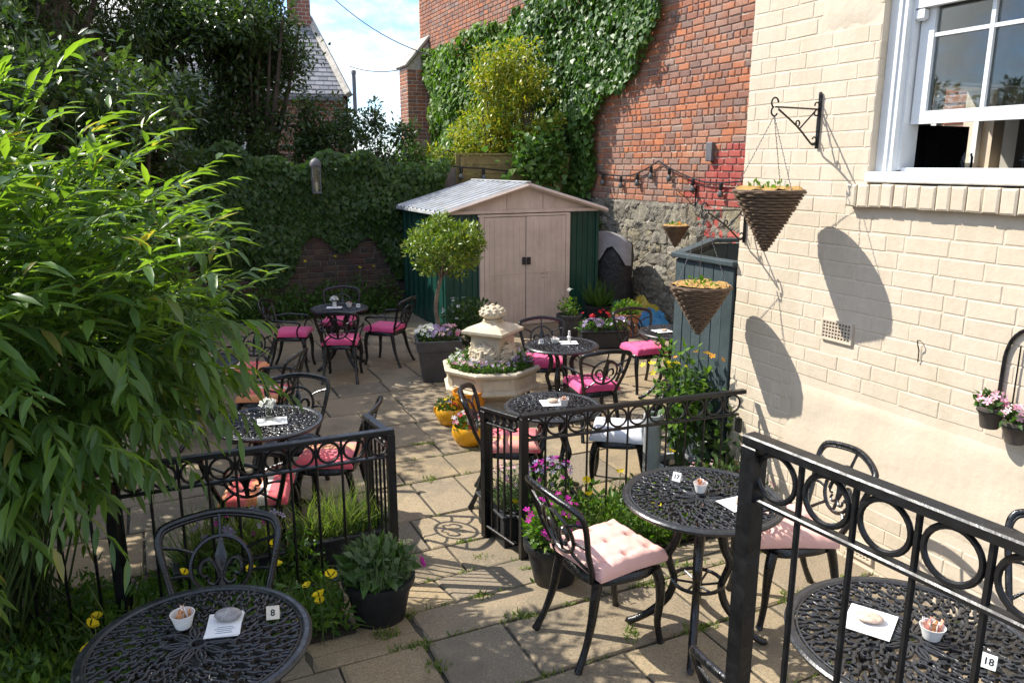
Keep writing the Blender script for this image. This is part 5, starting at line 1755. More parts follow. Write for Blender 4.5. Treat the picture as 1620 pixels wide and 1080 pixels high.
round_pot('flower_pot', (-.68, 3.56, gz(-.68, 3.56)), .125, .172, .25, 'black_plastic', 'black tub with grey green foliage at the left foot of the gate opening', 'plant pot',
          [F_ball('foliage', 'leaf_grey', 460, .175, .06, .055, .03, 'oval', .6, .62, .1), F_ball('low_leaves', 'leaf_mid', 200, .16, .04, .085, .062, 'ivy', .1, .5, .4), F_blades('shoots', 'leaf_grey', 460, .14, .20, .008, .75),
           lambda t, h, r: leaves('magenta_flower', 'petal_magenta', np.array([[.22, .02, h + .05], [.225, .01, h + .065], [.218, .03, h + .06]]) , np.array([[0, 1, 0.]] * 3), np.array([[.6, -.6, .4], [.5, -.8, .2], [.8, -.3, .5]]), .05, .05, 'flower', t)])
bpy.data.objects['flower_pot'].rotation_euler = (0, 0, 0)
p_ = round_pot('flower_pot', (.235, 3.90, gz(.235, 3.90)), .11, .16, .25, 'black_plastic', 'black tub of magenta flowers behind the salmon cushioned chair', 'plant pot',
          [F_ball('foliage', 'leaf_fresh', 620, .16, .07, .05, .024, 'oval', .5, .8, .1), F_ball('dark_leaves', 'leaf_mid', 240, .16, .04, .055, .03, 'oval', .3, .7, .3), F_flow('magenta_flowers', 'petal_magenta', 34, .17, .10, .033, .9), F_blades('stems', 'stem_green', 60, .09, .28, .004, .45)])
# black tapered square planter with the standard bay tree
tp = thing('bay_tree_planter', (-.84, 8.50, LZ), math.radians(10), 'large black tapered square planter under the clipped bay tree', 'planter')
b = MB()
sqp = [(.185, 0), (.19, .01), (.235, .36), (.252, .365), (.262, .47), (.262, .48), (.238, .48), (.23, .43), (.001, .43)]
b.lathe([(r_ * math.sqrt(2) * .96, z) for r_, z in sqp], 4, a0=PI / 4); b.build('tub', 'grey_plastic', tp)
b = MB(); b.box((0, 0, .43), (.42, .42, .03)); b.build('soil_fill', 'soil', tp)
pf = thing('pansies', (-.84, 8.50, LZ + .46), 0, 'white and purple pansies round the foot of the bay tree', 'flowers')
foliage_ball('foliage', 'leaf_mid', (0, 0, .03), (.24, .24, .11), 420, .05, .03, 'oval', pf, .4, 1, .2)
for nm, mat, cnt, cx in (('white_flowers', 'petal_white', 40, -.11), ('purple_flowers', 'petal_lilac', 60, .03), ('pale_flowers', 'petal_pink', 22, .14)):
    flowers_on(nm, mat, (cx, -.06, .07), (.13, .13, .10), cnt, .05, pf)
bay = thing('bay_tree', (-.84, 8.50, LZ + .44), 0, 'clipped standard bay tree with golden green round head', 'tree')
b = MB(); b.tube(smooth_path([(0, 0, 0), (.012, 0, .18), (-.015, 0, .36), (.01, 0, .55), (.05, 0, .72), (.09, 0, .92)]), smooth_r([.028, .026, .024, .022, .022, .015]), 9)
for i in range(9):
    a = i * 2.4
    b.tube([(.05, 0, .70), (.08 + .16 * math.cos(a), .16 * math.sin(a), .90), (.09 + .32 * math.cos(a), .32 * math.sin(a), 1.0 + .12 * math.sin(i))], [.012, .008, .004], 5)
b.build('trunk', 'bark_pale', bay, True)
cc = []; rr = []
for i in range(95):
    d = rdir(1)[0]; k = random.uniform(.45, 1.0) ** .5
    cc.append((.10 + d[0] * .40 * k, d[1] * .38 * k, 1.06 + d[2] * .29 * k)); rr.append(random.uniform(.06, .11))
P, d = clump_points(cc, rr, 46)
leaves('crown', 'leaf_bay', P, unit(d + RNG.normal(size=d.shape) * .5 + [0, 0, .4]), unit(d + [0, 0, .8]), RNG.uniform(.045, .075, len(P)), RNG.uniform(.018, .028, len(P)), 'oval', bay)

# yellow planters
def kettle(loc, sc, rz, label, mat, flower):
    t = thing('yellow_planter', loc, rz, label, 'planter')
    b = MB(); b.lathe([(r_ * sc, z * sc) for r_, z in [(.10, 0), (.115, .008), (.15, .06), (.165, .12), (.16, .165), (.148, .18), (.14, .178), (.145, .14), (.001, .13)]], 30); b.build('body', mat, t, True)
    b = MB(); b.tube(smooth_path([(.14 * sc, 0, .14 * sc), (.20 * sc, 0, .15 * sc), (.215 * sc, 0, .10 * sc), (.18 * sc, 0, .05 * sc), (.13 * sc, 0, .04 * sc)]), .014 * sc, 8); b.build('handle', mat, t, True)
    foliage_ball('foliage', 'leaf_mid', (0, 0, .19 * sc), (.15 * sc, .15 * sc, .10 * sc), 260, .045, .025, 'oval', t, .4, 1, .2)
    for nm, m_, cnt in flower:
        flowers_on(nm, m_, (0, 0, .20 * sc), (.15 * sc, .15 * sc, .11 * sc), cnt, .036, t, .6, True)
kettle((-.575, 6.93, LZ), .88, 2.6, 'yellow cup planter with dark leaves left of the fountain foot', 'yellow_glaze', [('yellow_flowers', 'petal_yellow', 14), ('red_flowers', 'petal_red', 12), ('lilac_flowers', 'petal_lilac', 6)])
kettle((-.37, 6.38, LZ), .95, .0, 'yellow cup planter with red and lilac flowers nearest the gate', 'yellow_glaze', [('red_flowers', 'petal_red', 24), ('lilac_flowers', 'petal_lilac', 16), ('white_flowers', 'petal_white', 10), ('pink_flowers', 'petal_pink', 10)])
b = MB(); b.lathe([(.13, 0), (.145, .01), (.165, .10), (.16, .20), (.145, .28), (.15, .29), (.135, .29), (.13, .25), (.001, .24)], 30)
jug = thing('orange_jar', (-.42, 7.02, LZ), 0, 'tall orange glazed jar tucked against the fountain foot', 'jar')
b.build('jar_body', 'orange_glaze', jug, True)
b = MB(); b.lathe([(.132, .245), (.05, .255), (.001, .255)], 20); b.build('soil_fill', 'soil', jug)

# plants and pots towards the shed and the right
round_pot('plant_pot', (.80, 10.6, LZ), .12, .17, .34, 'grey_plastic', 'dark round pot with green plant in front of the shed doors', 'plant pot', [F_ball('foliage', 'leaf_fresh', 240, .16, .08, .06, .02, 'oval', .9, .9, .1), lambda t, h, r: flowers_on('white_flower', 'petal_white', (0, 0, h + .34), .03, 4, .05, t)])
round_pot('plant_pot', (1.62, 10.75, LZ), .14, .20, .33, 'terracotta', 'terracotta pot with clipped green herbs near the shed corner', 'plant pot', [F_ball('foliage', 'leaf_fresh', 420, .23, .05, .05, .03, 'oval', .6, .5, .1)])
round_pot('plant_pot', (1.32, 11.55, LZ), .15, .20, .30, 'black_plastic', 'spiky leaved plant against the right end of the shed', 'plant', [F_blades('spiky_leaves', 'leaf_mid', 130, .10, .44, .028, 1.1)])
tr_ = thing('trough_planter', (1.22, 10.02, LZ), math.radians(6), 'long black trough with lilac flowers in front of the shed', 'planter')
b = MB(); b.box((0, 0, .12), (.62, .24, .24), 0, .02); b.box((0, 0, .235), (.66, .28, .03), 0, .01); b.build('trough', 'black_plastic', tr_)
for x in (-.2, .0, .2):
    foliage_ball('foliage', 'leaf_mid', (x, 0, .28), (.16, .13, .10), 170, .06, .03, 'oval', tr_, .4, 1, .1)
flowers_on('lilac_flowers', 'petal_lilac', (-.16, -.05, .31), (.14, .10, .10), 26, .06, tr_)
flowers_on('pale_lilac_flowers', 'petal_lilac', (.20, -.05, .31), (.12, .10, .10), 22, .06, tr_)
flowers_on('red_flowers', 'petal_red', (-.05, .12, .38), (.30, .08, .10), 9, .05, tr_)
sh_ = thing('flowering_shrub', (-.55, 10.2, LZ), 0, 'low dark shrub with a few white flowers left of the shed doors', 'shrub')
foliage_ball('foliage', 'leaf_tree', (0, 0, .30), (.42, .30, .32), 900, .07, .035, 'oval', sh_, .4, 1, .1)
foliage_ball('fresh_foliage', 'leaf_mid', (.05, -.05, .34), (.38, .28, .30), 350, .07, .03, 'oval', sh_, .6, 1, .4)
flowers_on('white_flowers', 'petal_white', (0, -.05, .40), (.40, .28, .30), 12, .06, sh_)
b = MB(); [b.tube([(0, 0, 0), (.2 * math.cos(a), .15 * math.sin(a), .35)], .008, 5) for a in range(6)]; b.build('stem', 'bark', sh_)
# plastic sheets heaped by the stone wall
def heap(name, mat, c, r, hgt, label, seed):
    rr = random.Random(seed)
    b = MB(); vs = []; fs = []; S_ = 26; R_ = 9
    for i in range(R_ + 1):
        for k in range(S_):
            a = 2 * PI * k / S_; t = i / R_
            q = 1 + .18 * math.sin(a * 3 + seed) + .10 * math.sin(a * 7 + t * 5)
            zz = hgt * (1 - t ** 3.5) * (.72 + .18 * math.sin(a * 3 + t * 4 + seed) + .14 * math.sin(t * 13 + a * 2)) + rr.uniform(-.022, .022)
            vs.append((r[0] * t * q * math.cos(a), r[1] * t * q * math.sin(a), max(0.0, zz)))
    for i in range(R_):
        for k in range(S_): fs.append((i * S_ + k, i * S_ + (k + 1) % S_, (i + 1) * S_ + (k + 1) % S_, (i + 1) * S_ + k))
    b.add(vs, fs)
    return tag(b.build(name, mat, None, True, c), label, 'plastic sheet')
heap('plastic_sheet', 'tarp_yellow', (2.02, 12.0, LZ), (.34, .24), .36, 'crumpled yellow plastic sheet heaped by the stone wall', 2)
heap('plastic_sheet', 'tarp_blue', (2.12, 11.45, LZ), (.28, .16), .26, 'bright blue plastic sheet in front of the yellow heap', 5)
heap('plastic_sheet', 'tarp_green', (1.62, 11.9, LZ), (.22, .2), .30, 'green edge of plastic beside the yellow heap', 8)

# grey pipe and the big pot behind the middle railing
b = MB(); b.lathe([(.063, 0), (.063, .58), (.068, .585), (.068, .66), (.058, .66), (.055, .60), (.001, .60)], 26)
tag(b.build('grey_pipe', 'galvanised', None, True, (1.00, 5.20, LZ)), 'upright light grey pipe behind the middle railing', 'pipe')
bigp = round_pot('plant_pot', (1.20, 5.22, LZ), .125, .155, .30, 'galvanised', 'grey metal pot with tall flowering shrub behind the middle railing', 'plant pot', [])
rs = thing('rose_shrub', (1.20, 5.22, LZ + .26), 0, 'tall leafy rose with yellow buds growing from the grey metal pot', 'shrub')
b = MB(); tips = []
for i in range(15):
    a = i * 2.399; sp = random.uniform(.06, .26); hh = random.uniform(.45, .88)
    p1 = (sp * .4 * math.cos(a), sp * .4 * math.sin(a), hh * .55); p2 = (sp * math.cos(a), sp * math.sin(a), hh)
    b.tube(smooth_path([(0.02 * math.cos(a), .02 * math.sin(a), 0), p1, p2]), .006, 5); tips += [p2, tuple((p1[k] + p2[k]) / 2 for k in range(3)), p1]
b.build('stem', 'stem_green', rs, True)
P, d = clump_points(tips, [.11] * len(tips), 26)
leaves('foliage', 'leaf_fresh', P[::2], unit(d + [0, 0, .2])[::2], unit(d * .5 + [0, 0, 1])[::2], RNG.uniform(.045, .08, len(P[::2])), RNG.uniform(.025, .042, len(P[::2])), 'oval', rs)
P, d = clump_points(tips, [.12] * len(tips), 7)
leaves('dark_foliage', 'leaf_mid', P, unit(d + [0, 0, .1]), unit(d * .5 + [0, 0, 1]), RNG.uniform(.05, .085, len(P)), RNG.uniform(.03, .045, len(P)), 'oval', rs)
flowers_on('yellow_buds', 'petal_yellow', (-.16, -.10, .74), (.16, .1, .07), 16, .035, rs)
flowers_on('orange_buds', 'petal_orange', (.1, -.10, .80), (.2, .1, .08), 8, .035, rs)
ls = thing('lily_shrub', (1.50, 5.05, LZ), 0, 'dark broad leaved shrub at the foot of the bin store', 'shrub')
foliage_ball('foliage', 'leaf_tree', (0, 0, .42), (.24, .20, .36), 300, .10, .05, 'oval', ls, .2, 1, .1)
b = MB(); [b.tube([(0, 0, 0), (.1 * math.cos(a), .1 * math.sin(a), .5)], .008, 5) for a in range(5)]; b.build('stem', 'stem_green', ls)
hb_ = thing('hebe_shrub', (1.34, 4.62, gz(1.34, 4.62)), 0, 'mixed low shrub with pink flowers between railing and cream wall', 'shrub')
foliage_ball('foliage', 'leaf_grey', (0, 0, .20), (.34, .20, .24), 900, .04, .018, 'oval', hb_, .7, 1, .1)
foliage_ball('fresh_foliage', 'leaf_mid', (0, 0, .20), (.34, .20, .25), 500, .045, .02, 'oval', hb_, .7, 1, .3)
foliage_ball('bronze_foliage', 'leaf_bronze', (0, 0, .22), (.33, .20, .24), 380, .035, .018, 'oval', hb_, .7, 1, .4)
flowers_on('pink_flowers', 'petal_pink', (0, 0, .24), (.34, .20, .22), 46, .022, hb_, .6, True)
b = MB(); [b.tube([(0, 0, 0), (.2 * math.cos(a), .1 * math.sin(a), .25)], .006, 5) for a in range(6)]; b.build('stem', 'bark', hb_)

# rectangular troughs behind the railings
def trough(loc, rz, L, label):
    t = thing('trough_planter', loc, rz, label, 'planter')
    b = MB()
    for s_ in (-1, 1): b.box((0, s_ * .12, .11), (L, .02, .22), 0, .005); b.box((s_ * (L / 2 - .01), 0, .11), (.02, .22, .218), 0, .005)
    for s_ in (-1, 1): b.box((0, s_ * .125, .215), (L + .03, .045, .022), 0, .004); b.box((s_ * (L / 2), 0, .2145), (.04, .206, .022), 0, .004)
    b.build('trough', 'black_plastic', t)
    b = MB(); b.box((0, 0, .10), (L - .04, .22, .16)); b.build('soil_fill', 'soil', t)
    return t
GA = math.atan2(.426, .905)
def tuft(t, c, r, n, L, mat='grass_blade', sp=.45):
    a = RNG.random(n) * 2 * PI; rr = np.sqrt(RNG.random(n))
    P = np.stack([c[0] + r[0] * rr * np.cos(a), c[1] + r[1] * rr * np.sin(a), np.full(n, c[2])], 1)
    D = unit(np.stack([sp * RNG.normal(size=n), sp * RNG.normal(size=n), np.ones(n)], 1))
    N = unit(np.stack([RNG.normal(size=n), RNG.normal(size=n), np.full(n, .3)], 1))
    return leaves('grassy_leaves', mat, P, D, N, L * RNG.uniform(.5, 1.15, n), .006, 'blade', t)
t1 = trough((-1.02, 4.34, LZ), GA, .56, 'black trough of thin grassy plants behind the left railing near the gate')
tuft(t1, (-.05, 0, .18), (.25, .09), 420, .34); foliage_ball('foliage', 'leaf_mid', (.1, 0, .24), (.2, .12, .10), 360, .04, .02, 'oval', t1, .6, 1, .1)
t2 = trough((-1.62, 4.03, LZ), GA, .56, 'black trough with purple daisies behind the left railing under the striped cushion')
tuft(t2, (0, 0, .18), (.26, .09), 520, .36); foliage_ball('foliage', 'leaf_grey', (.0, 0, .26), (.26, .12, .12), 300, .045, .012, 'oval', t2, .6, 1, .1)
flowers_on('purple_daisies', 'petal_lilac', (.05, 0, .36), (.26, .12, .10), 22, .045, t2, .6, True); flowers_on('magenta_daisies', 'petal_magenta', (.05, 0, .34), (.26, .12, .10), 12, .035, t2, .6, True)
t3 = trough((-.02, 4.72, LZ), GA + PI / 2, .42, 'black trough with pink heather behind the short gate-side railing')
tuft(t3, (0, 0, .18), (.18, .09), 160, .22, 'leaf_grey'); foliage_ball('foliage', 'leaf_grey', (0, 0, .30), (.19, .12, .16), 600, .03, .012, 'oval', t3, .7, 1, .1)
flowers_on('pink_heather', 'petal_pink', (0, 0, .34), (.18, .11, .15), 60, .024, t3)
t4 = trough((.22, 4.60, LZ), GA, .40, 'black trough of purple verbena just behind the front gate post')
foliage_ball('foliage', 'leaf_mid', (0, 0, .32), (.20, .12, .20), 520, .05, .016, 'oval', t4, .7, 1, .1); flowers_on('purple_verbena', 'petal_lilac', (0, 0, .42), (.18, .11, .14), 36, .034, t4); flowers_on('magenta_verbena', 'petal_magenta', (.03, 0, .42), (.18, .11, .14), 30, .030, t4)

U = random.uniform
# ------------------------------------------------------------------ bed planting
def carpet(name, mat, poly_fn, n, L, Wd, hmax, label, shape='oval', up=.8):
    pts = []
    while len(pts) < n:
        s_, n__ = poly_fn()
        x, y, z = W(s_, n__, ground_z(s_))
        hh = hmax * (0.25 + .75 * (0.5 + .5 * math.sin(s_ * 7.3 + n__ * 5.1) * math.sin(s_ * 3.1 - n__ * 6.7)))
        pts.append((x, y, z + random.random() * hh))
    P = np.array(pts); k = len(P)
    o = leaves(name, mat, P, rdir(k, up), rdir(k, 1.0), L * RNG.uniform(.6, 1.3, k), Wd * RNG.uniform(.7, 1.2, k), shape)
    return tag(o, label, 'plants', kind='stuff')
lbed = lambda: (U(-.75, .30), U(2.76, 5.2))
nbed = lambda: (U(.25, 1.9), 3.75 + abs(random.gauss(.2, .5)))
rbed = lambda: (U(-.40, .20), U(.15, 1.47))
carpet('bed_foliage', 'leaf_fresh', lbed, 7000, .05, .03, .26, 'fresh green leaves filling the bed round the left railing')
carpet('bed_fern', 'leaf_mid', lbed, 4200, .07, .02, .34, 'fern-like leaves in the bed round the left railing', 'needle')
carpet('bed_grass', 'grass_blade', lbed, 900, .20, .006, .2, 'thin grasses in the bed round the left railing', 'blade', 2.2)
carpet('bed_foliage', 'leaf_mid', nbed, 4600, .06, .03, .26, 'leafy ground cover left of the nearest table')
carpet('bed_fern', 'leaf_fresh', nbed, 2600, .07, .02, .28, 'pale ferny ground cover left of the nearest table', 'needle')
carpet('bed_foliage', 'leaf_fresh', rbed, 4600, .045, .028, .36, 'bright green leaves at the foot of the middle railing')
carpet('bed_fern', 'leaf_mid', rbed, 1900, .06, .02, .42, 'finer leaves at the foot of the middle railing', 'needle')
carpet('bed_grass', 'grass_blade', rbed, 800, .24, .006, .2, 'thin grass stems at the foot of the middle railing', 'blade', 2.4)
carpet('back_bed_foliage', 'leaf_mid', lambda: (U(-8.95, -8.3), U(-.2, 4.6)), 5200, .08, .035, .62, 'leafy plants along the foot of the back wall')
carpet('back_bed_foliage', 'leaf_fresh', lambda: (U(-8.9, -8.35), U(-.2, 4.2)), 1500, .07, .02, .62, 'lighter leaves along the foot of the back wall', 'needle')
# weeds in the paving joints
weed_spots = [(W(.26, 2.47)), W(.30, 1.62), W(.05, 1.60), W(.6, 2.50), W(.58, 1.95), W(.25, 1.36), W(.60, 1.22), W(.42, 2.62), W(-.30, 1.80), W(.95, 1.55), W(1.04, 1.2), W(.27, 2.05), W(.78, 2.48), W(1.03, .5), W(1.05, .2), W(.6, .3), W(.5, .9), W(-2.38, 1.5), W(-1.6, 1.7), W(-1.1, 2.2)]
WP = []
for i, (x, y, z) in enumerate(weed_spots):
    n_ = 70
    a = RNG.random(n_) * 2 * PI; rr = .05 * RNG.random(n_) ** .5
    el = RNG.random() * 2.5 + .6
    WP.append(np.stack([x + rr * np.cos(a) * el * .9, y + rr * np.sin(a) * (2.4 / el) * .5, np.full(n_, gz(x, y) - .01)], 1))
# thin lines of moss and grass that follow the joints
for i in range(150):
    r_ = random.choice(rows[2:12]); nn = U(-.1, 2.9)
    x, y, z = W(r_ + random.gauss(0, .006), nn); k = 9
    if in_bed(r_, nn): continue
    WP.append(np.array([W(r_ + random.gauss(0, .008), nn + random.gauss(0, .035), ground_z(r_) - .012) for _ in range(k)]))
WP = np.concatenate(WP); n_ = len(WP)
o = leaves('joint_weeds', 'grass_blade', WP, rdir(n_, 1.4), rdir(n_, .4), RNG.uniform(.018, .05, n_), RNG.uniform(.005, .011, n_), 'blade')
tag(o, 'grass and weeds growing along the joints of the paving', 'weeds', kind='stuff')

# yellow poppies
pm = MB()
for k in range(4):
    a = k * PI / 2
    vs = []; fs = []
    for i in range(4):
        for j in range(4):
            u = i / 3; v = (j / 3 - .5) * 1.5
            r_ = .004 + .022 * u
            vs.append((r_ * math.cos(a + v * (.5 + .5 * u)), r_ * math.sin(a + v * (.5 + .5 * u)), .002 + .018 * u ** 1.6 + .003 * (j % 2)))
    for i in range(3):
        for j in range(3):
            q = i * 4 + j; fs.append((q, q + 1, q + 5, q + 4))
    pm.add(vs, fs)
POPM = pm.mesh('petals', 'petal_yellow', True)
def poppy(x, y, h, label, group, tilt=.3):
    z = gz(x, y)
    t = thing('yellow_poppy', (x, y, z), random.uniform(0, 6), label, 'poppy', group)
    b = MB(); b.tube([(0, 0, 0), (.02, .01, h * .6), (.01, 0, h)], .0022, 5); b.build('stem', 'stem_green', t)
    o = link('petals', POPM, t, (.01, 0, h)); k = random.uniform(.8, 1.25); o.scale = (k, k, k)
    o.rotation_euler = (random.uniform(.1, .6), random.uniform(-.5, .5), 0)
for (x, y, h) in [(-1.13, 3.38, .40), (-1.28, 3.41, .38), (-.98, 3.33, .30), (-.92, 3.30, .22), (-.86, 3.31, .34), (-.90, 3.28, .26), (-1.22, 3.6, .44), (-1.04, 3.20, .24), (-.97, 3.16, .2)]:
    poppy(x, y, h, 'yellow poppy among the leaves in front of the left railing', 'yellow poppies by the left railing')
for (x, y, h) in [(-1.86, 3.02, .30), (-1.80, 2.92, .24), (-1.95, 3.22, .26), (-1.56, 3.30, .42)]:
    poppy(x, y, h, 'yellow poppy low down in the bed left of the nearest table', 'yellow poppies left of the nearest table')
for (x, y, h) in [(.43, 4.22, .50), (.455, 4.18, .42), (.66, 4.36, .50), (.98, 4.45, .58), (.85, 4.22, .30), (.30, 4.20, .30)]:
    poppy(x, y, h, 'yellow poppy at the foot of the middle railing', 'yellow poppies by the middle railing')
poppy(.02, 4.58, .26, 'single yellow poppy behind the short gate-side railing', 'yellow poppy at the gate')
for i in range(11):
    s_, n__ = U(-8.8, -8.4), U(-.1, 4.2); x, y, _ = W(s_, n__)
    poppy(x, y, U(.65, .95), 'tall yellow flower in the bed along the back wall', 'yellow flowers along the back wall')
    bpy.data.objects

# ------------------------------------------------------------------ hanging baskets and brackets
def wicker_cone(R, Hc, rows=20, stakes=20):
    """rods woven in and out round upright stakes, row above row"""
    b = MB()
    for i in range(rows):
        t = (i + .4) / rows
        r_ = R * (1 - t) ** .96 + .006
        z = -Hc * t; k = max(20, int(stakes * 3 * (1 - t * .6)))
        amp = .0075 * (1 - .4 * t)
        pts = []
        for q in range(k):
            a = 2 * PI * q / k
            pts.append(((r_ + amp * math.cos(stakes / 2 * a + i * PI)) * math.cos(a), (r_ + amp * math.cos(stakes / 2 * a + i * PI)) * math.sin(a), z + random.uniform(-.0012, .0012)))
        b.tube(pts, Hc / rows * random.uniform(.42, .50), 5, True)
    return b
def wicker_core(R, Hc, stakes=22):
    b = MB(); b.lathe([(R * .975, 0), (R * .5, -Hc * .5), (.004, -Hc * .98)], 32, cap=False)
    for q in range(stakes):
        a = 2 * PI * q / stakes
        b.tube([(R * math.cos(a), R * math.sin(a), .004), (.006 * math.cos(a), .006 * math.sin(a), -Hc)], .0035, 4)
    return b

def hanging_basket(hook, drop, R, Hc, rz, label, plants=30, orange=0):
    x, y, z = hook
    t = thing('hanging_basket', (x, y, z - drop), rz, label, 'basket', 'cone baskets on the cream wall')
    wicker_cone(R, Hc).build('wicker_cone', 'wicker', t, True); wicker_core(R, Hc).build('stakes', 'bark', t)
    b = MB()
    b.tube([((R + .004) * math.cos(a), (R + .004) * math.sin(a), .002 + .002 * math.sin(a * 20)) for a in [2 * PI * i / 40 for i in range(40)]], .0075, 6, True); b.build('rim', 'wicker', t, True)
    b = MB(); vs = [(0, 0, .012)]; fs = []
    for i in range(1, 7):
        for k in range(28):
            a = 2 * PI * k / 28
            vs.append((R * .985 * i / 6 * math.cos(a), R * .985 * i / 6 * math.sin(a), (.016 if i < 6 else .008) + random.uniform(-.012, .014)))
    for k in range(28): fs.append((0, 1 + k, 1 + (k + 1) % 28))
    for i in range(5):
        for k in range(28): fs.append((1 + i * 28 + k, 1 + (i + 1) * 28 + k, 1 + (i + 1) * 28 + (k + 1) % 28, 1 + i * 28 + (k + 1) % 28))
    b.add(vs, fs); b.build('coir_lining', 'coir', t, True)
    for k in range(3):
        a = rz * 0 + .5 + k * 2 * PI / 3
        p0 = Vector((R * math.cos(a), R * math.sin(a), .0)); p1 = Vector((0, 0, drop))
        b = MB(); L = (p1 - p0).length; n_ = int(L / .019)
        pts = [p0 + (p1 - p0) * (i / (n_ * 2)) + Vector((.0022 * (1 if i % 2 else -1), .0012 * (1 if (i // 2) % 2 else -1), 0)) for i in range(n_ * 2 + 1)]
        b.tube(pts, [.0030 if i % 2 else .0014 for i in range(len(pts))], 5)
        b.build('chain', 'galvanised' if False else 'lead', t)
    foliage_ball('small_plants', 'leaf_fresh', (-.02, 0, .02), (R * .62, R * .62, .035), plants, .035, .02, 'oval', t, .9, 1, .1)['kind'] = 'stuff'
    if orange: flowers_on('orange_flowers', 'petal_orange', (.05, -.03, .02), (.05, .05, .04), orange, .035, t)
    return t

def bracket(s_, z0, z1, arm, label, nn=0.0):
    t = thing('wall_bracket', W(s_, nn, 0), YARD_ROT, label, 'bracket', 'iron basket brackets on the cream wall')
    b = MB(); b.box((0, -.010, (z0 + z1) / 2), (.018, .010, z1 - z0), 0, .002); b.lathe([(.001, -.01), (.011, 0), (.008, .016), (.001, .02)], 8, (0, -.012, z1)); b.build('back_bar', 'black_iron', t)
    za = z1 - .075
    b = MB(); b.tube([(0, -.014, za), (0, -arm, za + .004)], .005, 6); b.build('arm', 'black_iron', t)
    b = MB(); b.tube(smooth_path([(0, -.014, z0 + .03), (0, -.04, z0 + .022), (0, -.07, z0 + .04), (0, -arm * .5, (za + z0) / 2 + .012), (0, -arm + .02, za - .006)]), .006, 6); b.tube([(0, -arm * .45, (za + z0) / 2 - .002), (0, -.03, za)], .005, 6); b.build('brace', 'black_iron', t)
    b = MB()
    def curl(cy, cz, r_, a0, a1): b.tube([(0, cy + r_ * (1 - .5 * i / 12) * math.cos(a0 + (a1 - a0) * i / 12), cz + r_ * (1 - .5 * i / 12) * math.sin(a0 + (a1 - a0) * i / 12)) for i in range(13)], .0045, 6)
    b.tube([(0, -arm - .005 + .024 * math.cos(a), za + .026 + .026 * math.sin(a)) for a in [-1.9 - i * .36 for i in range(13)]], .005, 6)
    b.tube([(0, -arm - .005 + .022 * math.cos(a), za - .020 + .024 * math.sin(a)) for a in [1.9 + i * .36 for i in range(12)]], .005, 6)
    curl(-.035, za + .02, .024, -1.2, 3.4); curl(-.035, za - .02, .022, 1.2, -3.4); curl(-.035, z0 + .05, .022, -2.0, 3.0); curl(-arm * .5, (za + z0) / 2 + .03, .018, -1.0, 4.0)
    b.build('scroll', 'black_iron', t, True)
    return W(s_, nn + arm + .004, za - .043)

hook1 = bracket(.376, 2.315, 2.605, .335, 'black scrolled bracket high on the cream wall left of the window')
hanging_basket((hook1[0], hook1[1], hook1[2]), hook1[2] - 2.085, .185, .335, .4, 'upper cone wicker basket in front of the cream wall', 40)
hook2 = bracket(-.165, 1.735, 2.02, .335, 'black bracket at the corner of the cream wall behind the upper basket')
hanging_basket((hook2[0], hook2[1], hook2[2]), hook2[2] - 1.475, .185, .315, .9, 'lower cone wicker basket in front of the bin store', 40)
# third basket hangs farther back from the red wall side
h3 = bracket(-5.45, 1.62, 1.92, .33, 'far bracket on the red painted brick above the bin store', RN + .02)
hanging_basket(h3, h3[2] - 1.36, .185, .31, .2, 'small far basket with orange flowers above the bin store', 60, 9)

# wall planter rack with two pots at the right edge
RZ = 1.0
rk = thing('wall_pot_rack', W(1.66, 0, 0), YARD_ROT, 'black hooped iron rack holding small brown pots on the cream wall at the right edge', 'rack')
b = MB(); b.tube(smooth_path([(-.065, -.012, 1.07), (-.065, -.012, 1.30), (-.06, -.012, 1.40), (-.03, -.012, 1.48), (.04, -.012, 1.525), (.11, -.012, 1.48), (.14, -.012, 1.40), (.145, -.012, 1.30), (.145, -.012, 1.07)]), .009, 8); b.build('hoop', 'black_iron', rk, True)
for x in (.0, .075):
    b = MB(); b.tube([(x, -.012, 1.07), (x, -.012, 1.44)], .004, 6); b.build('upright', 'black_iron', rk, True)
for zz in (1.10,):
    b = MB(); b.tube([(-.065, -.012, zz), (.145, -.012, zz)], .005, 6); b.build('cross_bar', 'black_iron', rk)
for i, (dx, dz) in enumerate(((-.045, 0), (.075, -.035), (.20, 0.0))):
    b = MB(); b.tube([(dx + .058 * math.cos(a), -.085 + .058 * math.sin(a), 1.135 + dz) for a in [2 * PI * k / 22 for k in range(22)]], .0035, 6, True); b.tube([(dx, -.025, 1.135 + dz), (dx, -.008, 1.12 + dz)], .004, 6); b.build('pot_ring', 'black_iron', rk, True)
    x, y, z = W(1.66 + dx, .085, 1.055 + dz)
    t = thing('wall_pot', (x, y, z), 0, ['brown pot of pink cyclamen leftmost on the wall rack', 'brown pot of pink flowers second on the wall rack', 'brown pot on the far right of the wall rack'][i], 'plant pot', 'pots on the wall rack')
    b = MB(); b.lathe(pot_profile(.038, .052, .098, .006, .030), 26); b.build('pot', 'pot_brown', t, True)
    b = MB(); b.lathe([(.044, .06), (.001, .075)], 16); b.build('soil_fill', 'soil', t)
    foliage_ball('foliage', 'leaf_mid', (0, 0, .115), (.06, .06, .03), 70, .045, .022, 'oval', t, .3, 1, .2)
    flowers_on('cyclamen', 'petal_pink', (0, 0, .125), (.055, .055, .045), 26, .034, t, .6, True)
    b = MB(); [b.tube([(0, 0, .08), (.03 * math.cos(a), .03 * math.sin(a), .15)], .0013, 4) for a in range(7)]; b.build('stem', 'stem_green', t)

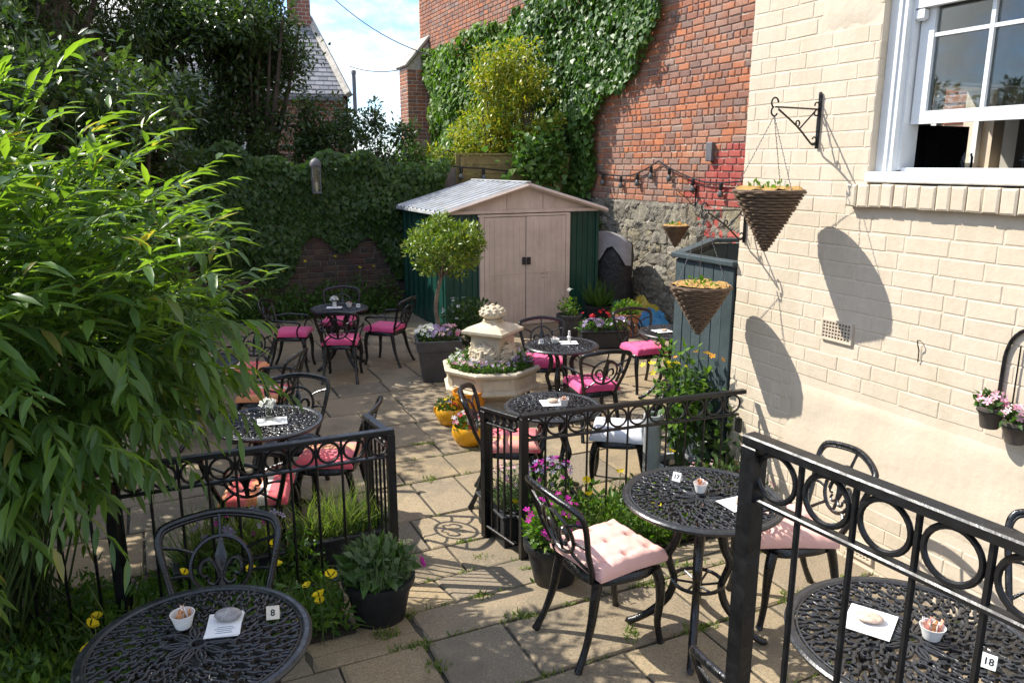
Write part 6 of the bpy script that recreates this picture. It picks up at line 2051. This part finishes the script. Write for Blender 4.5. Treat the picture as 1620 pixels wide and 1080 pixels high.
# ------------------------------------------------------------------ festoon lights
def festoon(pts, sag, bulbs, label, sn=True):
    t = thing('festoon_lights', pts[0], 0, label, 'string lights')
    o = Vector(pts[0]); cur = []
    for a, c in zip(pts, pts[1:]):
        a, c = Vector(a), Vector(c); L = (c - a).length
        for i in range(13):
            u = i / 12
            p = a + (c - a) * u; p.z -= sag * L * 4 * u * (1 - u)
            if i or not cur: cur.append(p - o)
    b = MB(); b.tube(cur, .012, 6); b.build('cable', 'black_plastic', t, True)
    step = len(cur) / bulbs
    for k in range(bulbs):
        p = cur[min(len(cur) - 1, int(step * (k + .5)))]
        b = MB(); b.lathe([(.010, 0), (.026, -.012), (.028, -.09), (.018, -.10)], 10); s_ = b.build('bulb_socket', 'black_plastic', t, True, p)
        b = MB(); b.lathe([(.014, -.098), (.040, -.14), (.044, -.165), (.034, -.195), (.001, -.21)], 12); b.build('bulb', 'bulb_glass', s_, True)
wr = lambda s_, z, d=.06: W(s_, RN + d, z)
festoon([wr(-8.25, 2.12), wr(-7.1, 2.05), wr(-6.35, 2.28), wr(-5.2, 1.98), wr(-3.9, 2.10)], .03, 8, 'black festoon lights looped along the red brick wall')
festoon([W(-8.9, -.9, 2.28), W(-8.9, -1.9, 2.16), W(-8.9, -3.0, 2.13)], .03, 5, 'black festoon lights along the fence behind the shed')
b = MB(); b.box((0, 0, 0), (.10, .08, .26), .2, .01)
ob = tag(b.build('junction_box', 'lead', None, loc=wr(-5.15, 2.40, .05), rz=YARD_ROT), 'small dark lamp box fixed on the red brick wall above the cable', 'box')

# wall lantern on the ivy
lx, ly, lz = W(-8.58, 1.05, 1.80)
ln = thing('wall_lantern', (lx, ly, lz), YARD_ROT, 'tall narrow grey lantern hanging on the ivy wall', 'lantern')
b = MB(); b.box((0, 0, .0), (.13, .13, .03), 0, .005); b.box((0, 0, .40), (.14, .14, .03), 0, .005)
for sx in (-1, 1):
    for sy in (-1, 1): b.box((sx * .055, sy * .055, .2), (.014, .014, .40))
b.build('frame', 'lead', ln)
b = MB(); b.lathe([(.09, .41), (.085, .46), (.05, .50), (.015, .52), (.001, .53)], 16); b.build('cap', 'lead', ln, True)
b = MB(); b.box((0, 0, .20), (.100, .100, .37)); b.build('pane', 'jar_glass', ln)
b = MB(); b.lathe([(.025, .015), (.025, .16), (.001, .165)], 12); b.build('candle', 'flame_wax', ln, True)
# green plaque half hidden on the wall
b = MB(); b.box((0, 0, 0), (.02, .26, .17), 0, .004)
tag(b.build('wall_plaque', 'shed_green', None, loc=W(-8.93, 2.02, 1.10), rz=YARD_ROT), 'small green plaque on the back wall right of the bush', 'plaque')

# ------------------------------------------------------------------ ivy
def wall_ivy(name, mat, n, pick, L, label, parent_label=None, mat2=None):
    pts = []; nr = []
    P = []; D = []; N = []
    for _ in range(n):
        p, nrm, tng = pick()
        P.append(p); N.append(nrm); D.append(tng)
    P = np.array(P); N = np.array(N); D = np.array(D)
    t = thing(name, (0, 0, 0), 0, label, 'ivy')
    Lr = L * RNG.uniform(.55, 1.25, len(P))
    k = len(P)
    N2 = unit(N + RNG.normal(size=(k, 3)) * .38); D2 = unit(D + RNG.normal(size=(k, 3)) * .35)
    leaves('foliage', mat, P, D2, N2, Lr, Lr * RNG.uniform(.85, 1.15, k), 'ivy', t)
    return t
mout = M_.copy(); eout = E_.copy()
def bulge(a, b_): return .5 + .5 * math.sin(a * 2.1 + 1.3 * math.sin(b_ * 3.0)) * math.sin(b_ * 2.7 + a * .8)
def pick_back():
    while True:
        n__ = U(-1.15, 4.6); z = U(.35, 2.62)
        low = .75 + .34 * math.sin(n__ * 2.4) + .22 * math.sin(n__ * 6.1 + 1)
        if n__ > 1.6: low -= .1
        if n__ < -.55: low = .0
        top = 2.34 + .10 * math.sin(n__ * 3.3) + .04 * n__ + .06 * math.sin(n__ * 9)
        if low < z < top: break
    d = .04 + .30 * bulge(n__, z) * random.random() ** .6 * min(1, (z - low) * 2.0 + .1) + (.12 if z > top - .25 else 0) * random.random()
    x, y, zz = W(BS + d, n__, z)
    nrm = eout * .8 + np.array([0, 0, .75 if z > top - .3 else .42])
    return (x, y, zz), nrm, np.array([0, 0, -1.0]) + M_ * U(-.5, .5) + eout * .25
wall_ivy('ivy_hedge', 'leaf_ivy', 20000, pick_back, .085, 'dark glossy ivy covering the back garden wall')
def pick_red():
    while True:
        s_ = U(-16.9, -6.0); z = U(1.2, 7.0)
        # right edge sweeps up to the right, upper edge climbs from far left
        right = -8.45 + (z - 2.0) * .62 - .25 * math.sin(z * 2.6) + (.35 if z > 3.4 else 0)
        top = 5.10 + (s_ + 16.6) * .035 + .10 * math.sin(s_ * 2.2) + .07 * math.sin(s_ * 7)
        left = -16.7 + .25 * math.sin(z * 2.3)
        if left < s_ < right and z < top: break
    d = .05 + .34 * bulge(s_, z) * random.random() ** .6
    x, y, zz = W(s_, RN + d, z)
    return (x, y, zz), mout * .8 + np.array([0, 0, .5]), np.array([0, 0, -1.0]) + E_ * U(-.6, .6) + mout * .25
SPLIT = [False]
_pr = pick_red
def pick_red_far():
    while True:
        q = _pr(); s_ = SN(q[0][0], q[0][1])[0]
        if s_ < -11.3 + .5 * math.sin(q[0][2] * 3): return q
def pick_red_near():
    while True:
        q = _pr(); s_ = SN(q[0][0], q[0][1])[0]
        if s_ > -12.0 + .5 * math.sin(q[0][2] * 3): return q
wall_ivy('wall_ivy', 'leaf_ivy_light', 20000, pick_red_near, .098, 'dark glossy ivy on the nearer part of the tall red wall')
wall_ivy('wall_creeper', 'leaf_fresh', 16000, pick_red_far, .115, 'lighter fresh green creeper on the far part of the tall red wall')
def pick_corner():
    n__ = -3.3 + abs(random.gauss(0, .38)); z = 2.45 + random.gauss(-.1, .2)
    x, y, zz = W(BS + .12 + .4 * random.random(), n__, z)
    return (x, y, zz), np.array([0, 0, .8]) + eout * .6, np.array([0, 0, -.5]) + rdir(1)[0]
wall_ivy('ivy_clump', 'leaf_ivy_light', 1500, pick_corner, .11, 'loose clump of ivy tumbling over the fence corner')
def pick_strag():
    s_ = -8.15 + random.gauss(0, .10); z = U(.4, 1.5)
    x, y, zz = W(s_ , RN + .04 + .08 * random.random(), z)
    return (x, y, zz), mout + np.array([0, 0, .3]), np.array([0, 0, -1.0]) + E_ * U(-.6, .6)
wall_ivy('ivy_strand', 'leaf_fresh', 240, pick_strag, .08, 'small strand of ivy on the rubble stone beside the shed')

# ------------------------------------------------------------------ trees and shrubs
def tree(name, base, stems, blobs, per, L, Wd, mat, label, shape='oval', barkm='bark', cat='tree', drop=0.0, clump=(.22, .42), cdens=11):
    """tapered trunk(s) with limbs into each blob; the crown is many small leaves in clumps"""
    t = thing(name, base, 0, label, cat)
    b = MB()
    for (x0, y0, x1, y1, z1, r_) in stems:
        b.tube(smooth_path([(x0, y0, 0), (x0 * .8 + x1 * .2, y0 * .8 + y1 * .2, z1 * .35), (x0 * .35 + x1 * .65 + U(-.06, .06), y0 * .35 + y1 * .65, z1 * .7), (x1, y1, z1)]), smooth_r([r_, r_ * .85, r_ * .6, r_ * .25]), 8)
    cc = []; rr = []
    for (x, y, z, rx, ry, rz_) in blobs:
        st = min(stems, key=lambda q: (q[2] - x) ** 2 + (q[3] - y) ** 2)
        k0 = U(.45, .75)
        a = (st[0] + (st[2] - st[0]) * k0, st[1] + (st[3] - st[1]) * k0, st[4] * k0)
        b.tube(smooth_path([a, ((a[0] + x) / 2, (a[1] + y) / 2, (a[2] + z) / 2 + .1), (x, y, z)]), smooth_r([st[5] * .45, st[5] * .3, .01]), 6)
        nn = max(6, int(cdens * (rx * ry * rz_) ** .667 * 4))
        for _ in range(nn):
            d = rdir(1)[0]; k = random.random() ** .45
            p = (x + d[0] * rx * k, y + d[1] * ry * k, z + d[2] * rz_ * k)
            cc.append(p); rr.append(U(*clump))
            if random.random() < .35: b.tube([(x, y, z), p], [.014, .005], 4)
    b.build('trunk', barkm, t, True)
    P, d = clump_points(cc, rr, per, .8)
    k = len(P)
    D = unit(d * .6 + RNG.normal(size=(k, 3)) * .6 + [0, 0, -drop])
    leaves('crown', mat, P, D, unit(d * .4 + RNG.normal(size=(k, 3)) * .4 + [0, 0, 1.0]), L * RNG.uniform(.65, 1.25, k), Wd * RNG.uniform(.75, 1.2, k), shape, t)
    return t

# multi-stemmed dark tree beyond the back wall
X = fx(385, 14.6)
st = [(U(-.25, .25), U(-.2, .2), U(-1.3, 1.3), U(-.6, .6), U(3.6, 5.2), U(.055, .085)) for _ in range(9)]
bl = [(U(-2.1, .75), U(-.7, .7), U(3.9, 5.6), U(.5, .8), U(.5, .8), U(.4, .6)) for _ in range(24)] + [(U(-2.0, 1.0), U(-.6, .5), U(3.2, 4.1), U(.4, .6), U(.4, .6), U(.3, .45)) for _ in range(8)]
bl += [(1.35, -.2, 3.1, .5, .5, .35), (1.7, -.2, 2.9, .4, .5, .3)]
tree('dark_leaved_tree', (X, 14.6, -.3), st, bl, 70, .115, .052, 'leaf_tree', 'dark multi-stemmed evergreen tree standing behind the back wall')
# shrubs behind the wall to the right of it
for i, (px, Y, h, w, lab) in enumerate([(500, 14.4, 3.55, .8, 'dark bushy shrub behind the back wall below the slate roof'), (585, 14.8, 3.5, .65, 'looser grey green shrub behind the wall next to the sky gap'), (405, 14.2, 3.1, 1.0, 'low dark shrub just above the ivy wall under the tree stems'), (285, 14.3, 3.5, 1.0, 'dark shrub behind the ivy wall at the left beside the bush top'), (645, 16.5, 2.95, .55, 'lighter small shrub behind the wall left of the buttress')]):
    X = fx(px, Y)
    st = [(0, 0, U(-.4, .4), U(-.3, .3), h * .8, .04) for _ in range(4)]
    bl = [(U(-w, w), U(-.4, .4), U(2.3, h - .2), .38, .38, .32) for _ in range(7)] + [(U(-.25, .25) * w, 0, h - .1, .22, .22, .3)]
    tree('back_shrub', (X, Y, -.3), st, bl, 48, .105, .046, ['leaf_tree', 'leaf_tree', 'leaf_tree', 'leaf_tree', 'leaf_mid'][i], lab, 'oval', 'bark', 'shrub', 0, (.14, .26), 9)
# conifers on the left
for (x, y, h, w, lab) in [(-6.4, 11.4, 7.4, 2.3, 'dark feathery conifer filling the top left corner'), (-8.6, 14.5, 7.0, 2.2, 'second dark conifer behind the first at the upper left')]:
    st = [(0, 0, .1, 0, h, .16)]
    bl = []
    for i in range(64):
        z = U(1.4, h); k = w * (1 - (z - 1.2) / h) ** .7
        a = U(0, 2 * PI); bl.append((k * .62 * math.cos(a), k * .62 * math.sin(a), z, .55, .55, .28))
    tree('conifer', (x, y, -.3), st, bl, 70, .24, .032, 'leaf_conifer', lab, 'needle', 'bark', 'tree', .35, (.22, .40), 7)
# tree just outside the left edge, it shades the far patio
st = [(0, 0, U(-.8, .8), U(-.8, .8), U(3.0, 4.4), .08) for _ in range(5)]
bl = [(U(-1.3, 1.3), U(-1.4, 1.4), U(2.4, 5.0), .6, .6, .5) for _ in range(15)]
tree('boundary_tree', (-6.2, 8.6, -.3), st, bl, 26, .11, .05, 'leaf_tree', 'broadleaf tree on the left boundary, mostly outside the picture')
# added hedge on the left boundary, mostly unseen, placed to shade the patio
for (x, y, lab) in [(-4.55, 4.5, 'tall dark hedge shrub added outside the left edge to shade the patio'), (-4.55, 6.0, 'nearest tall dark hedge shrub added behind the bush to shade the patio'), (-4.5, 7.6, 'middle tall dark hedge shrub added behind the bush to shade the patio'), (-4.45, 9.1, 'farthest tall dark hedge shrub added behind the bush to shade the patio')]:
    st = [(0, 0, U(-.4, .4), U(-.5, .5), U(2.4, 3.2), .05) for _ in range(5)]
    bl = [(U(-.45, .45), U(-.75, .75), U(.9, 3.45), .45, .5, .4) for _ in range(24)]
    tree('shade_hedge_shrub', (x, y, -.3), st, bl, 46, .12, .055, 'leaf_tree', lab, 'oval', 'bark', 'shrub', 0, (.18, .30), 10)
# golden variegated shrub against the ivy
st = [(0, 0, U(-.6, .7), U(-.3, .3), U(2.6, 4.4), .04) for _ in range(6)]
bl = [(U(-1.15, .1), U(-.2, .3), U(2.35, 3.2), .42, .38, .34) for _ in range(11)] + [(U(-.4, .75), U(-.2, .3), U(3.0, 4.55), .40, .36, .38) for _ in range(13)] + [(U(.2, .9), 0, U(2.4, 3.3), .4, .4, .3) for _ in range(6)]
tree('golden_shrub', (fx(800, 14.6), 14.6, -.3), st, bl, 60, .095, .042, 'leaf_gold', 'golden variegated shrub in front of the ivy clad red wall', 'oval', 'bark', 'shrub', 0, (.13, .24), 9)

# ------------------------------------------------------------------ the big willow-leaved bush at the left
bush = thing('leafy_bush', (-2.65, 3.35, 0), 0, 'huge arching bush with long narrow leaves filling the left side', 'bush')
OX, OY = -2.65, 3.35
sm = MB(); LP = []; LD = []; LN = []; LL = []
def stem(root, mid, tip, r0, nleaf, t0, size):
    t = np.linspace(0, 1, 9)
    c = bez(root, mid, tip, t)
    sm.tube([tuple(p) for p in c], [r0 * (1 - .8 * i / 8) for i in range(9)], 4, cap=False)
    tl = np.linspace(t0, 1.0, nleaf) + RNG.normal(size=nleaf) * .006
    q = bez(root, mid, tip, np.clip(tl, 0, 1))
    dq = unit(bez(root, mid, tip, np.clip(tl + .02, 0, 1.02)) - bez(root, mid, tip, np.clip(tl - .02, 0, 1)))
    up = np.array([0, 0, 1.0])
    side = unit(np.cross(dq, up) + 1e-5)
    sg = np.where(np.arange(nleaf) % 2 == 0, 1.0, -1.0)
    for i in range(nleaf):
        droop = U(.15, .75) if tip[2] < 1.7 else U(-.25, .45)
        d = dq[i] * U(.45, .95) + side[i] * sg[i] * U(.3, .75) + up * (-droop)
        LP.append(q[i]); LD.append(d); LN.append(np.array([U(-.35, .35), U(-.35, .35), 1.0]) - .3 * d); LL.append(size * U(.45, 1.25))
cen = np.array([.10, -.10, 1.45]); rad = np.array([1.50, 1.15, 1.15])
for i in range(450):
    # target on the outer surface, more of them on the side facing the yard
    while True:
        d = rdir(1)[0]
        if d[2] > -.72 and (d[0] > -.6 or random.random() < .3): break
    k = U(.78, 1.04)
    if d[2] > .25 : k *= U(.95, 1.12)
    tip = cen + d * rad * k
    tip[2] = max(.84 + .14 * random.random(), tip[2])
    if tip[0] > .35 and tip[2] < 1.25: tip[0] = .35 + (tip[0] - .35) * max(.25, 1 - (1.25 - tip[2]) * 1.1)
    # the top slopes down to the right
    zmax = 2.90 - .29 * max(0, tip[0] + .45)
    tip[2] = min(tip[2], zmax)
    root = np.array([U(-.45, .3), U(-.4, .4), 0.0])
    mid = np.array([root[0] * .5 + tip[0] * .5, root[1] * .5 + tip[1] * .5, max(tip[2] + U(.0, .55), 1.1)])
    if d[2] > .1: mid[2] = tip[2] * .85 + U(-.1, .25)
    stem(root, mid, tip, .0065, 23, .50, .145)
    # side twigs
    for _ in range(2):
        tt = U(.55, .85); a = bez(root, mid, tip, np.array([tt]))[0]
        dd = rdir(1)[0] * .22 + d * .16 + np.array([0, 0, U(-.14, .10)])
        stem(a, a + dd * .6 + np.array([0, 0, .05]), a + dd * 1.25, .003, 11, .2, .13)
sm.build('stems', 'stem_green', bush)
LP = np.array(LP); k = len(LP)
leaves('foliage', 'leaf_bamboo', LP, np.array(LD), np.array(LN), np.array(LL), np.array(LL) * RNG.uniform(.18, .245, k), 'lance', bush)
# upright shoots with a yellow cast at the far left top
ys = thing('yellowish_climber', (-2.75, 2.95, .0), 0, 'thin yellowish climber shoots above the bush at the left edge', 'climber')
b = MB(); LP2 = []; LD2 = []
for i in range(46):
    x, y, z = U(-.55, .45), U(-.4, .4), U(2.2, 2.85)
    b.tube([(x * .5, y * .5, 0.0), (x * .8, y * .8, z * .6), (x, y, z), (x + U(-.1, .15), y + U(-.1, .1), z + U(.02, .12))], .003, 4)
    for q in range(26):
        t = U(.72, 1.05); LP2.append((x * (.6 + .4 * t), y * (.6 + .4 * t), z * t)); LD2.append((U(-1, 1), U(-1, 1), U(-.8, .4)))
b.build('stems', 'stem_green', ys)
leaves('foliage', 'leaf_bay', np.array(LP2), np.array(LD2), rdir(len(LP2), 1), RNG.uniform(.035, .065, len(LP2)), .018, 'oval', ys)
